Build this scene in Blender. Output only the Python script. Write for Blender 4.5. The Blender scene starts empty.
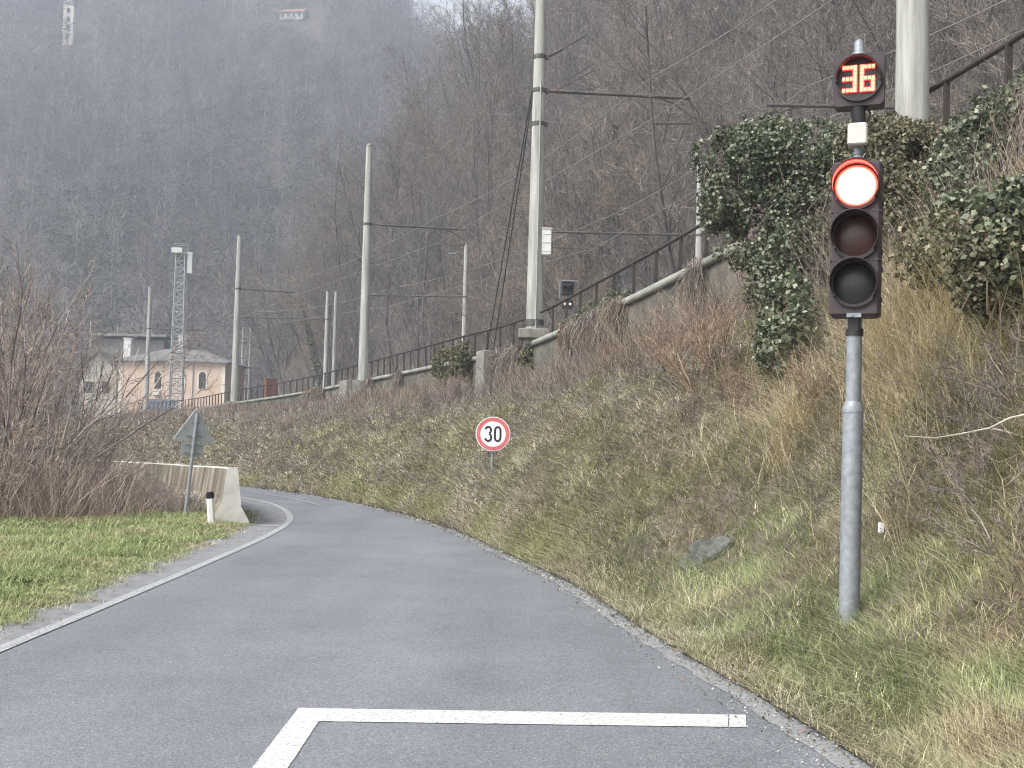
import bpy, math, random
import numpy as np
from mathutils import Matrix, Vector

random.seed(7)
RNG = np.random.default_rng(11)
PI = math.pi
scene = bpy.context.scene
COL = scene.collection

# ------------------------------------------------------------------ camera
FPX, CAM_H = 1150.0, 1.6
PITCH, ROLL = math.atan(56 / FPX), math.radians(1.25)
cam_data = bpy.data.cameras.new("camera")
cam_data.sensor_width = 36.0
cam_data.lens = FPX / 1024 * 36.0
cam_data.clip_start = 0.1
cam_data.clip_end = 3000
cam = bpy.data.objects.new("camera", cam_data)
COL.objects.link(cam)
CM = Matrix.Rotation(PI / 2 + PITCH, 4, 'X') @ Matrix.Rotation(ROLL, 4, 'Z')
cam.matrix_world = Matrix.Translation((0, 0, CAM_H)) @ CM
scene.camera = cam

# ------------------------------------------------------------------ sky, sun, exposure
SUN_EL, SUN_ROT = math.radians(48), math.radians(-125)
world = bpy.data.worlds.new("World")
scene.world = world
world.use_nodes = True
wn, wl = world.node_tree.nodes, world.node_tree.links
wn.clear()
sky = wn.new("ShaderNodeTexSky")
sky.sky_type = 'NISHITA'
sky.sun_disc = False
sky.sun_elevation = SUN_EL
sky.sun_rotation = SUN_ROT
sky.dust_density = 4.0
sky.ozone_density = 1.0
hs = wn.new("ShaderNodeHueSaturation")
hs.inputs['Saturation'].default_value = 0.16
bg = wn.new("ShaderNodeBackground")
bg.inputs['Strength'].default_value = 0.122
wo = wn.new("ShaderNodeOutputWorld")
wl.new(sky.outputs[0], hs.inputs['Color'])
wl.new(hs.outputs[0], bg.inputs['Color'])
wl.new(bg.outputs[0], wo.inputs['Surface'])

sun_d = bpy.data.lights.new("sun", 'SUN')
sun_d.energy = 1.5
sun_d.angle = math.radians(24)
sun_d.color = (1.0, 0.97, 0.93)
sun_o = bpy.data.objects.new("sun", sun_d)
COL.objects.link(sun_o)
sd = Vector((math.sin(SUN_ROT) * math.cos(SUN_EL), math.cos(SUN_ROT) * math.cos(SUN_EL), math.sin(SUN_EL)))
sun_o.rotation_euler = sd.to_track_quat('Z', 'Y').to_euler()

scene.view_settings.view_transform = 'Standard'
scene.view_settings.look = 'None'
scene.view_settings.gamma = 1.0
scene.view_settings.exposure = 1.2
scene.view_settings.use_curve_mapping = False
scene.cycles.use_denoising = True
scene.cycles.denoising_prefilter = 'NONE'
scene.cycles.volume_bounces = 1
scene.cycles.max_bounces = 5
scene.cycles.diffuse_bounces = 3
scene.cycles.transparent_max_bounces = 4
scene.cycles.filter_width = 1.15


# ------------------------------------------------------------------ projection helpers
def ray(px, py):
    return CM.to_3x3() @ Vector(((px - 512) / FPX, -(py - 384) / FPX, -1.0))


def at(px, py, Y):
    d = ray(px, py)
    return Vector((0, 0, CAM_H)) + d * (Y / d.y)


def gz(px, py, z=0.0):
    d = ray(px, py)
    return Vector((0, 0, CAM_H)) + d * ((z - CAM_H) / d.z)


# ------------------------------------------------------------------ object helpers
def tag(o, label=None, cat=None, group=None, kind=None):
    if label: o['label'] = label
    if cat: o['category'] = cat
    if group: o['group'] = group
    if kind: o['kind'] = kind
    return o


def empty(name, loc=(0, 0, 0), rz=0.0):
    o = bpy.data.objects.new(name, None)
    o.empty_display_size = 0.2
    o.location = loc
    o.rotation_euler = (0, 0, rz)
    COL.objects.link(o)
    return o


def np_mesh(name, V, Q=None, T=None, smooth=False):
    me = bpy.data.meshes.new(name)
    V = np.asarray(V, dtype=np.float32)
    me.vertices.add(len(V))
    me.vertices.foreach_set('co', V.ravel())
    parts, starts, pos = [], [], 0
    if Q is not None and len(Q):
        Q = np.asarray(Q, dtype=np.int32); parts.append(Q.ravel()); starts.append(pos + 4 * np.arange(len(Q))); pos += 4 * len(Q)
    if T is not None and len(T):
        T = np.asarray(T, dtype=np.int32); parts.append(T.ravel()); starts.append(pos + 3 * np.arange(len(T))); pos += 3 * len(T)
    idx = np.concatenate(parts); st = np.concatenate(starts).astype(np.int32)
    me.loops.add(len(idx)); me.loops.foreach_set('vertex_index', idx)
    me.polygons.add(len(st)); me.polygons.foreach_set('loop_start', st)
    if smooth:
        me.polygons.foreach_set('use_smooth', np.ones(len(st), dtype=bool))
    me.update(calc_edges=True)
    return me


def link(name, me, mat, parent=None):
    o = bpy.data.objects.new(name, me)
    if mat is not None and not me.materials:
        me.materials.append(mat)
    COL.objects.link(o)
    if parent is not None: o.parent = parent
    return o


class MB:
    """collects shapes, builds one mesh"""
    def __init__(s): s.v, s.f, s.sm = [], [], []

    def add(s, vs, fs, smooth=False):
        n = len(s.v)
        s.v += [tuple(p) for p in vs]
        s.f += [tuple(i + n for i in f) for f in fs]
        s.sm += [smooth] * len(fs)

    def box(s, c, d, rot=None, bevel=0.0):
        x, y, z = d[0] / 2, d[1] / 2, d[2] / 2
        if bevel > 0:
            b = bevel
            vs = []
            for (zz, ins) in ((-z, b), (-z + b, 0), (z - b, 0), (z, b)):
                X, Y = x - ins, y - ins
                vs += [(-X + b, -Y, zz), (X - b, -Y, zz), (X, -Y + b, zz), (X, Y - b, zz), (X - b, Y, zz), (-X + b, Y, zz), (-X, Y - b, zz), (-X, -Y + b, zz)]
            fs = [tuple(reversed(range(8))), tuple(range(24, 32))]
            for k in range(3):
                for i in range(8):
                    j = (i + 1) % 8
                    fs.append((k * 8 + i, k * 8 + j, k * 8 + 8 + j, k * 8 + 8 + i))
        else:
            vs = [(-x, -y, -z), (x, -y, -z), (x, y, -z), (-x, y, -z), (-x, -y, z), (x, -y, z), (x, y, z), (-x, y, z)]
            fs = [(3, 2, 1, 0), (4, 5, 6, 7), (0, 1, 5, 4), (1, 2, 6, 5), (2, 3, 7, 6), (3, 0, 4, 7)]
        R = rot if rot is not None else Matrix.Identity(3)
        s.add([R @ Vector(p) + Vector(c) for p in vs], fs)

    def tube(s, pts, rad, sides=8, cap=True, smooth=True):
        pts = [Vector(p) for p in pts]
        n = len(pts)
        if not hasattr(rad, '__len__'): rad = [rad] * n
        vs, fs = [], []
        t0 = (pts[1] - pts[0]).normalized()
        up = Vector((0, 0, 1)) if abs(t0.z) < 0.9 else Vector((1, 0, 0))
        for i, p in enumerate(pts):
            t = (pts[min(i + 1, n - 1)] - pts[max(i - 1, 0)])
            t = t.normalized() if t.length > 1e-9 else t0
            a = t.cross(up)
            a = a.normalized() if a.length > 1e-6 else t.orthogonal().normalized()
            b = a.cross(t)
            for k in range(sides):
                th = 2 * PI * k / sides
                vs.append(p + (a * math.cos(th) + b * math.sin(th)) * rad[i])
        for i in range(n - 1):
            for k in range(sides):
                j = (k + 1) % sides
                fs.append((i * sides + k, i * sides + j, (i + 1) * sides + j, (i + 1) * sides + k))
        s.add(vs, fs, smooth)
        if cap:
            s.add([vs[k] for k in range(sides)], [tuple(reversed(range(sides)))])
            s.add([vs[(n - 1) * sides + k] for k in range(sides)], [tuple(range(sides))])

    def prism(s, poly, axis_o, ax, ay, an, depth):
        """extrude a 2D polygon (ax, ay) along an"""
        o, ax, ay, an = Vector(axis_o), Vector(ax), Vector(ay), Vector(an)
        n = len(poly)
        vs = [o + ax * p[0] + ay * p[1] for p in poly] + [o + ax * p[0] + ay * p[1] + an * depth for p in poly]
        fs = [tuple(reversed(range(n))), tuple(range(n, 2 * n))]
        for i in range(n):
            j = (i + 1) % n
            fs.append((i, j, n + j, n + i))
        s.add(vs, fs)

    def mesh(s, name):
        me = bpy.data.meshes.new(name)
        me.from_pydata(s.v, [], s.f)
        me.polygons.foreach_set('use_smooth', s.sm)
        me.update()
        return me

    def build(s, name, mat, parent=None):
        return link(name, s.mesh(name), mat, parent)


def spline(P, n, closed=False):
    """Catmull-Rom through the rows of P, n samples evenly in parameter"""
    P = np.asarray(P, float)
    k = len(P)
    t = np.linspace(0, k - 1, n)
    i = np.clip(t.astype(int), 0, k - 2)
    u = (t - i)[:, None]
    g = lambda j: P[np.clip(j, 0, k - 1)]
    p0, p1, p2, p3 = g(i - 1), g(i), g(i + 1), g(i + 2)
    return 0.5 * (2 * p1 + (p2 - p0) * u + (2 * p0 - 5 * p1 + 4 * p2 - p3) * u ** 2 + (3 * p1 - p0 - 3 * p2 + p3) * u ** 3)


def _hash(ix, iy, s):
    h = (ix * 374761393 + iy * 668265263 + s * 974634777) & 0xffffffff
    h = ((h ^ (h >> 13)) * 1274126177) & 0xffffffff
    return ((h ^ (h >> 16)) & 0xffff) / 65535.0


def vnoise(x, y, seed=0):
    x, y = np.asarray(x, float), np.asarray(y, float)
    ix, iy = np.floor(x).astype(np.int64), np.floor(y).astype(np.int64)
    fx, fy = x - ix, y - iy
    fx, fy = fx * fx * (3 - 2 * fx), fy * fy * (3 - 2 * fy)
    a, b = _hash(ix, iy, seed), _hash(ix + 1, iy, seed)
    c, d = _hash(ix, iy + 1, seed), _hash(ix + 1, iy + 1, seed)
    return (a * (1 - fx) + b * fx) * (1 - fy) + (c * (1 - fx) + d * fx) * fy


def fbm(x, y, seed=0, octv=4):
    r, a, t = 0, 1.0, 0
    for o in range(octv):
        r = r + a * vnoise(np.asarray(x) * 2 ** o, np.asarray(y) * 2 ** o, seed + o)
        t += a; a *= 0.5
    return r / t


# ------------------------------------------------------------------ materials
def new_mat(name, rough=0.8, spec=0.3, metal=0.0):
    m = bpy.data.materials.new(name)
    m.use_nodes = True
    nt = m.node_tree
    b = nt.nodes['Principled BSDF']
    b.inputs['Roughness'].default_value = rough
    b.inputs['Specular IOR Level'].default_value = spec
    b.inputs['Metallic'].default_value = metal
    return m, nt.nodes, nt.links, b


def ramp_node(n, stops):
    r = n.new("ShaderNodeValToRGB")
    el = r.color_ramp.elements
    while len(el) < len(stops): el.new(0.5)
    for e, (p, c) in zip(el, stops):
        e.position = p
        e.color = (*c, 1)
    return r


def noise_node(n, l, scale, detail=4, rough=0.6, dist=0.0, obj=False, stretch=None):
    tc = n.new("ShaderNodeTexCoord")
    t = n.new("ShaderNodeTexNoise")
    t.inputs['Scale'].default_value = scale
    t.inputs['Detail'].default_value = detail
    t.inputs['Roughness'].default_value = rough
    t.inputs['Distortion'].default_value = dist
    src = tc.outputs['Object']
    if stretch:
        mp = n.new("ShaderNodeMapping")
        mp.inputs['Scale'].default_value = stretch
        l.new(src, mp.inputs['Vector'])
        src = mp.outputs[0]
    l.new(src, t.inputs['Vector'])
    return t


def mix_node(n, l, fac, a, b, mode='MIX'):
    m = n.new("ShaderNodeMix")
    m.data_type = 'RGBA'
    m.blend_type = mode
    for sock, v in ((0, fac), (6, a), (7, b)):
        if hasattr(v, 'is_linked'): l.new(v, m.inputs[sock])
        elif sock == 0: m.inputs[0].default_value = v
        else: m.inputs[sock].default_value = (*v, 1)
    return m.outputs[2]


def simple(name, c1, c2, scale=4, rough=0.8, spec=0.3, metal=0.0, bump=0.0, bscale=None, stretch=None, stops=(0.35, 0.65)):
    m, n, l, b = new_mat(name, rough, spec, metal)
    t = noise_node(n, l, scale, 6, 0.65, stretch=stretch)
    r = ramp_node(n, [(stops[0], c1), (stops[1], c2)])
    l.new(t.outputs['Fac'], r.inputs[0])
    l.new(r.outputs[0], b.inputs['Base Color'])
    if bump:
        t2 = noise_node(n, l, bscale or scale * 8, 5, 0.7)
        bp = n.new("ShaderNodeBump")
        bp.inputs['Strength'].default_value = bump
        bp.inputs['Distance'].default_value = 0.02
        l.new(t2.outputs['Fac'], bp.inputs['Height'])
        l.new(bp.outputs[0], b.inputs['Normal'])
    return m


def blade_mat(name, stops, patch=None, pscale=0.5, prange=(0.45, 0.62), rough=0.75, spec=0.15, objrand=False, trans=0.0):
    """colour per blade/leaf/twig (random per island), with patches of a second ramp"""
    m, n, l, b = new_mat(name, rough, spec)
    g = n.new("ShaderNodeNewGeometry")
    val = g.outputs['Random Per Island']
    r = ramp_node(n, stops)
    l.new(val, r.inputs[0])
    out = r.outputs[0]
    if patch:
        r2 = ramp_node(n, patch)
        l.new(val, r2.inputs[0])
        t = noise_node(n, l, pscale, 3, 0.6)
        mr = n.new("ShaderNodeMapRange")
        mr.inputs['From Min'].default_value, mr.inputs['From Max'].default_value = prange
        l.new(t.outputs['Fac'], mr.inputs['Value'])
        out = mix_node(n, l, mr.outputs[0], out, r2.outputs[0])
    if objrand:
        oi = n.new("ShaderNodeObjectInfo")
        r3 = ramp_node(n, [(0.0, (0.75, 0.75, 0.78)), (0.5, (1.0, 0.97, 0.95)), (1.0, (1.25, 1.12, 1.0))])
        l.new(oi.outputs['Random'], r3.inputs[0])
        out = mix_node(n, l, 1.0, out, r3.outputs[0], 'MULTIPLY')
    l.new(out, b.inputs['Base Color'])
    if trans:
        tr = n.new("ShaderNodeBsdfTranslucent")
        l.new(out, tr.inputs['Color'])
        ms = n.new("ShaderNodeMixShader")
        ms.inputs[0].default_value = trans
        l.new(b.outputs[0], ms.inputs[1]); l.new(tr.outputs[0], ms.inputs[2])
        l.new(ms.outputs[0], n['Material Output'].inputs['Surface'])
    return m


def asphalt_mat():
    m, n, l, b = new_mat("asphalt", 0.62, 0.4)
    big = noise_node(n, l, 0.22, 4, 0.55)
    rb = ramp_node(n, [(0.3, (0.150, 0.158, 0.172)), (0.7, (0.195, 0.204, 0.220))])
    l.new(big.outputs['Fac'], rb.inputs[0])
    # aggregate
    tc = n.new("ShaderNodeTexCoord")
    vo = n.new("ShaderNodeTexVoronoi"); vo.inputs['Scale'].default_value = 115
    l.new(tc.outputs['Object'], vo.inputs['Vector'])
    bw = n.new("ShaderNodeRGBToBW"); l.new(vo.outputs['Color'], bw.inputs[0])
    rv = ramp_node(n, [(0.0, (0.45, 0.45, 0.46)), (0.4, (0.9, 0.9, 0.91)), (0.7, (1.05, 1.05, 1.05)), (1.0, (2.0, 2.0, 1.95))])
    l.new(bw.outputs[0], rv.inputs[0])
    c = mix_node(n, l, 0.85, rb.outputs[0], rv.outputs[0], 'MULTIPLY')
    fine = noise_node(n, l, 26, 5, 0.75)
    rf = ramp_node(n, [(0.3, (0.78, 0.78, 0.78)), (0.7, (1.2, 1.2, 1.2))])
    l.new(fine.outputs['Fac'], rf.inputs[0])
    c = mix_node(n, l, 0.7, c, rf.outputs[0], 'MULTIPLY')
    blot = noise_node(n, l, 1.1, 5, 0.7)
    rbl = ramp_node(n, [(0.32, (0.84, 0.84, 0.85)), (0.5, (1.0, 1.0, 1.0)), (0.72, (1.1, 1.1, 1.09))])
    l.new(blot.outputs['Fac'], rbl.inputs[0])
    c = mix_node(n, l, 0.8, c, rbl.outputs[0], 'MULTIPLY')
    # wheel-polished streaks along the road (the road runs roughly along y)
    st = noise_node(n, l, 1.0, 3, 0.5, stretch=(0.9, 0.05, 1))
    rs = ramp_node(n, [(0.35, (0.9, 0.9, 0.9)), (0.65, (1.08, 1.08, 1.08))])
    l.new(st.outputs['Fac'], rs.inputs[0])
    c = mix_node(n, l, 1.0, c, rs.outputs[0], 'MULTIPLY')
    l.new(c, b.inputs['Base Color'])
    bp = n.new("ShaderNodeBump"); bp.inputs['Strength'].default_value = 0.5; bp.inputs['Distance'].default_value = 0.006
    l.new(vo.outputs['Distance'], bp.inputs['Height'])
    l.new(bp.outputs[0], b.inputs['Normal'])
    return m


def paint_mat(name, col, wear_lo, wear_hi):
    """road paint with holes worn through to the asphalt colour"""
    m, n, l, b = new_mat(name, 0.6, 0.35)
    t = noise_node(n, l, 38, 6, 0.75)
    r = ramp_node(n, [(wear_lo, (0, 0, 0)), (wear_hi, (1, 1, 1))])
    l.new(t.outputs['Fac'], r.inputs[0])
    t2 = noise_node(n, l, 3, 4, 0.6)
    r2 = ramp_node(n, [(0.3, tuple(c * 0.82 for c in col)), (0.7, col)])
    l.new(t2.outputs['Fac'], r2.inputs[0])
    l.new(mix_node(n, l, r.outputs[0], (0.165, 0.172, 0.185), r2.outputs[0]), b.inputs['Base Color'])
    return m


def emit_mat(name, col, strength, base=(0.1, 0.02, 0.02)):
    m, n, l, b = new_mat(name, 0.3, 0.5)
    b.inputs['Base Color'].default_value = (*base, 1)
    b.inputs['Emission Color'].default_value = (*col, 1)
    b.inputs['Emission Strength'].default_value = strength
    return m


M = {}
M['asphalt'] = asphalt_mat()
M['paint'] = paint_mat("white_road_paint", (0.60, 0.61, 0.59), 0.33, 0.50)
M['paint_worn'] = paint_mat("worn_road_paint", (0.47, 0.475, 0.48), 0.40, 0.58)
M['paint_faint'] = paint_mat("faint_road_paint", (0.5, 0.5, 0.5), 0.46, 0.64)
M['grit'] = paint_mat("roadside_grit", (0.40, 0.40, 0.385), 0.40, 0.66)
M['shoulder'] = simple("shoulder_asphalt", (0.165, 0.172, 0.184), (0.26, 0.262, 0.265), 5, 0.8, 0.3, bump=0.5, bscale=90)
M['soil'] = simple("leaf_littered_soil", (0.085, 0.068, 0.058), (0.19, 0.155, 0.13), 2.5, 0.95, 0.1, bump=0.6, bscale=18)
M['turf'] = simple("turf_soil", (0.10, 0.13, 0.045), (0.19, 0.20, 0.085), 1.5, 0.95, 0.1, bump=0.6, bscale=20)
M['field'] = simple("winter_field", (0.10, 0.09, 0.06), (0.15, 0.14, 0.08), 0.2, 0.95, 0.1)
M['litter'] = simple("forest_floor", (0.065, 0.055, 0.05), (0.14, 0.12, 0.105), 0.6, 0.95, 0.1, bump=0.5, bscale=6)
M['ballast'] = simple("track_ballast", (0.13, 0.115, 0.10), (0.24, 0.22, 0.2), 12, 0.95, 0.1, bump=0.8, bscale=30)
M['concrete'] = simple("grey_concrete", (0.15, 0.14, 0.125), (0.29, 0.28, 0.255), 2.2, 0.85, 0.2, bump=0.25, bscale=40)
M['pole_concrete'] = simple("pole_concrete", (0.25, 0.252, 0.23), (0.48, 0.48, 0.45), 6.5, 0.85, 0.2, bump=0.3, bscale=30, stretch=(1, 1, 0.07))
M['barrier'] = simple("barrier_concrete", (0.46, 0.445, 0.41), (0.66, 0.645, 0.605), 2.4, 0.85, 0.2, bump=0.25, bscale=30)


def barrier_side_mat():  # brown stains, with the shade of the sides mixed into the colour
    m, n, l, b = new_mat("stained_shaded_barrier_side", 0.9, 0.15)
    t = noise_node(n, l, 1.4, 6, 0.7, stretch=(2.2, 2.2, 0.22))
    r = ramp_node(n, [(0.36, (0.13, 0.108, 0.082)), (0.52, (0.27, 0.235, 0.185)), (0.66, (0.50, 0.47, 0.41))])
    l.new(t.outputs['Fac'], r.inputs[0])
    l.new(r.outputs[0], b.inputs['Base Color'])
    return m


M['barrier_side'] = barrier_side_mat()
M['wall'] = simple("mossy_wall", (0.05, 0.048, 0.04), (0.14, 0.13, 0.11), 1.1, 0.95, 0.1, bump=0.9, bscale=5)
M['coping'] = simple("ledge_coping", (0.17, 0.175, 0.145), (0.34, 0.34, 0.31), 1.2, 0.9, 0.15, bump=0.4, bscale=20)
M['rail'] = simple("dark_railing_steel", (0.022, 0.02, 0.019), (0.055, 0.042, 0.035), 6, 0.75, 0.3)
M['arm_steel'] = simple("weathered_arm_steel", (0.06, 0.057, 0.055), (0.12, 0.11, 0.10), 5, 0.6, 0.4, 0.2)
M['galv'] = simple("galvanised_steel", (0.20, 0.22, 0.24), (0.31, 0.335, 0.36), 14, 0.55, 0.5, 0.35, bump=0.12, bscale=60)
M['galv_dark'] = simple("dull_galvanised_sheet", (0.30, 0.325, 0.33), (0.42, 0.445, 0.45), 5, 0.55, 0.5, 0.25)
M['housing'] = simple("weathered_black_housing_with_glare", (0.042, 0.032, 0.036), (0.066, 0.051, 0.057), 7, 0.62, 0.35)  # black with some mauve of the red lamp's glare mixed in
M['visor'] = simple("visor_plastic", (0.030, 0.024, 0.026), (0.045, 0.034, 0.036), 8, 0.5, 0.35)
M['black'] = simple("black_plastic", (0.012, 0.012, 0.014), (0.028, 0.028, 0.03), 8, 0.45, 0.4)
M['box_grey'] = simple("beige_junction_box", (0.50, 0.48, 0.45), (0.60, 0.58, 0.54), 6, 0.6, 0.35)
M['cable'] = simple("black_cable", (0.03, 0.03, 0.032), (0.05, 0.05, 0.05), 4, 0.6, 0.3)
M['wire'] = simple("weathered_wire", (0.22, 0.21, 0.2), (0.32, 0.31, 0.3), 2, 0.55, 0.4, 0.3)
M['ceramic'] = simple("brown_insulator", (0.10, 0.06, 0.045), (0.16, 0.10, 0.08), 4, 0.3, 0.5)
M['white_box'] = simple("off_white_cabinet", (0.62, 0.63, 0.61), (0.74, 0.75, 0.73), 3, 0.6, 0.3)
M['rust_box'] = simple("rust_brown_cabinet", (0.15, 0.07, 0.05), (0.22, 0.12, 0.09), 4, 0.8, 0.2)
M['sign_white'] = simple("white_reflective_sheet", (0.74, 0.74, 0.75), (0.80, 0.80, 0.81), 5, 0.45, 0.4)
M['sign_red'] = simple("faded_red_sheet", (0.50, 0.10, 0.11), (0.58, 0.16, 0.17), 5, 0.5, 0.4)
M['sign_black'] = simple("black_sheet", (0.012, 0.012, 0.014), (0.02, 0.02, 0.022), 5, 0.5, 0.3)
M['post_white'] = simple("white_post_plastic", (0.70, 0.69, 0.66), (0.80, 0.79, 0.76), 5, 0.55, 0.3)
M['lit_red'] = emit_mat("lit_red_lens", (1.0, 0.085, 0.06), 42.0)
M['glow_rim'] = emit_mat("red_glow_rim", (1.0, 0.045, 0.02), 2.4)  # red halo of the lamp put into the outer lens ring
M['led'] = emit_mat("lit_led_segment", (1.0, 0.125, 0.075), 3.1)
M['glow_edge'] = emit_mat("pink_glow_edge", (1.0, 0.27, 0.22), 1.3)  # soft pink bloom of the lamp put into a ring round the core
M['led_glow'] = emit_mat("lit_led_halo", (1.0, 0.02, 0.014), 1.8)  # wider red bars imitate the glow around the lit segments
M['lens_amber'] = simple("unlit_amber_lens_with_glare", (0.030, 0.009, 0.008), (0.045, 0.013, 0.010), 22, 0.4, 0.6)  # red lamp's glare put into the colour of the amber lens
M['lens_green'] = simple("unlit_green_lens", (0.008, 0.009, 0.010), (0.014, 0.016, 0.017), 22, 0.4, 0.6)
M['facade'] = simple("salmon_render", (0.60, 0.455, 0.36), (0.67, 0.53, 0.43), 0.5, 0.9, 0.15)
M['facade_pale'] = simple("grey_white_render", (0.44, 0.42, 0.38), (0.60, 0.58, 0.53), 0.5, 0.9, 0.15)
M['trim'] = simple("cream_trim", (0.68, 0.62, 0.52), (0.76, 0.71, 0.62), 2, 0.85, 0.2)
M['roof'] = simple("grey_roof_tiles", (0.14, 0.135, 0.13), (0.225, 0.215, 0.205), 1.2, 0.9, 0.15, bump=0.4, bscale=8)
M['roof_red'] = simple("rusty_roof_tiles", (0.26, 0.14, 0.11), (0.34, 0.2, 0.16), 1.2, 0.9, 0.15)
M['window_dark'] = simple("dark_window_glass", (0.02, 0.022, 0.025), (0.04, 0.042, 0.045), 2, 0.15, 0.6)
M['blue_tarp'] = simple("blue_grey_paint", (0.10, 0.14, 0.20), (0.22, 0.26, 0.32), 1.5, 0.6, 0.3)
M['rock'] = simple("lichen_rock", (0.06, 0.062, 0.064), (0.16, 0.165, 0.145), 5.5, 0.9, 0.2, bump=0.8, bscale=14)
M['litter_white'] = simple("white_litter", (0.7, 0.7, 0.7), (0.78, 0.78, 0.78), 3, 0.6, 0.3)
M['bark'] = blade_mat("grey_brown_bark", [(0, (0.085, 0.078, 0.072)), (1, (0.165, 0.152, 0.142))], objrand=True)
M['twig'] = blade_mat("bare_twigs", [(0, (0.082, 0.075, 0.069)), (0.6, (0.205, 0.19, 0.175)), (1, (0.45, 0.425, 0.395))], objrand=True)
M['twig_ochre'] = blade_mat("ochre_twigs", [(0, (0.085, 0.073, 0.062)), (0.6, (0.22, 0.195, 0.165)), (1, (0.45, 0.41, 0.35))], objrand=True)
M['shrub'] = blade_mat("purple_brown_shrub_twigs", [(0, (0.10, 0.085, 0.079)), (0.6, (0.26, 0.222, 0.208)), (1, (0.54, 0.49, 0.46))], objrand=True)
M['shrub_red'] = blade_mat("reddish_shrub_twigs", [(0, (0.10, 0.072, 0.058)), (0.6, (0.26, 0.20, 0.16)), (1, (0.52, 0.44, 0.36))], objrand=True)
M['ivy'] = blade_mat("ivy_leaves", [(0, (0.03, 0.042, 0.022)), (0.45, (0.088, 0.112, 0.06)), (0.8, (0.18, 0.205, 0.125)), (1, (0.34, 0.355, 0.26))], rough=0.42, spec=0.5, trans=0.12,
                     patch=[(0, (0.07, 0.06, 0.035)), (0.6, (0.125, 0.12, 0.06)), (1, (0.2, 0.18, 0.1))], pscale=0.9, prange=(0.5, 0.75))
M['ivy_dry'] = blade_mat("dry_ivy_leaves", [(0, (0.07, 0.06, 0.04)), (0.35, (0.10, 0.115, 0.06)), (0.6, (0.16, 0.155, 0.09)), (0.85, (0.27, 0.23, 0.155)), (1, (0.34, 0.31, 0.22))], rough=0.6, spec=0.3, trans=0.12)
M['grass_dry'] = blade_mat("dry_bank_grass", [(0, (0.065, 0.054, 0.043)), (0.3, (0.26, 0.222, 0.168)), (0.62, (0.54, 0.475, 0.355)), (1, (0.82, 0.76, 0.59))],
                           patch=[(0, (0.12, 0.11, 0.06)), (0.5, (0.40, 0.40, 0.215)), (1, (0.72, 0.69, 0.43))], pscale=0.42, prange=(0.43, 0.54), trans=0.12)
M['grass_mix'] = blade_mat("verge_grass", [(0, (0.10, 0.13, 0.055)), (0.5, (0.29, 0.34, 0.155)), (1, (0.58, 0.60, 0.34))],
                           patch=[(0, (0.14, 0.118, 0.07)), (0.5, (0.45, 0.39, 0.24)), (1, (0.70, 0.63, 0.44))], pscale=0.7, prange=(0.47, 0.62), trans=0.2)
M['grass_green'] = blade_mat("green_meadow_grass", [(0, (0.12, 0.155, 0.06)), (0.5, (0.30, 0.36, 0.15)), (1, (0.56, 0.60, 0.33))],
                             patch=[(0, (0.20, 0.185, 0.10)), (0.5, (0.41, 0.38, 0.21)), (1, (0.62, 0.57, 0.37))], pscale=0.9, prange=(0.47, 0.64), trans=0.2)
M['straw'] = blade_mat("pale_straw", [(0, (0.30, 0.24, 0.13)), (0.5, (0.58, 0.49, 0.31)), (1, (0.78, 0.70, 0.50))], trans=0.15)
M['bramble'] = blade_mat("bramble_canes", [(0, (0.075, 0.058, 0.054)), (0.5, (0.21, 0.172, 0.158)), (0.85, (0.37, 0.315, 0.285)), (1, (0.58, 0.52, 0.45))],
                         patch=[(0, (0.08, 0.058, 0.042)), (0.5, (0.22, 0.16, 0.115)), (1, (0.48, 0.40, 0.29))], pscale=0.4, prange=(0.4, 0.65))
M['hill_scrub'] = blade_mat("hillside_scrub_stems", [(0, (0.075, 0.066, 0.058)), (0.6, (0.20, 0.18, 0.155)), (1, (0.42, 0.385, 0.33))], patch=[(0, (0.10, 0.08, 0.06)), (0.6, (0.27, 0.225, 0.165)), (1, (0.50, 0.43, 0.31))], pscale=0.1, prange=(0.52, 0.66))
M['creeper_leaf'] = blade_mat("creeper_leaves", [(0, (0.045, 0.055, 0.03)), (0.5, (0.10, 0.115, 0.055)), (0.8, (0.19, 0.165, 0.10)), (1, (0.30, 0.25, 0.17))], trans=0.12)
M['grit_stone'] = blade_mat("grit_stones", [(0, (0.16, 0.155, 0.145)), (0.5, (0.34, 0.335, 0.32)), (1, (0.52, 0.515, 0.50))])
M['bramble_leaf'] = blade_mat("bramble_leaves", [(0, (0.06, 0.075, 0.03)), (0.4, (0.13, 0.12, 0.06)), (0.7, (0.20, 0.15, 0.10)), (1, (0.27, 0.19, 0.13))], trans=0.15)
M['far_twig'] = blade_mat("far_wood_twigs", [(0, (0.09, 0.074, 0.08)), (0.6, (0.16, 0.135, 0.142)), (1, (0.26, 0.23, 0.235))],
                          patch=[(0, (0.13, 0.118, 0.116)), (0.6, (0.24, 0.222, 0.215)), (1, (0.36, 0.34, 0.325))], pscale=0.035, prange=(0.44, 0.60))
M['far_green'] = blade_mat("far_evergreen", [(0, (0.075, 0.09, 0.066)), (1, (0.12, 0.138, 0.105))])
M['meadow'] = simple("far_clearing", (0.22, 0.21, 0.10), (0.34, 0.31, 0.17), 0.1, 0.95, 0.1)


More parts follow.
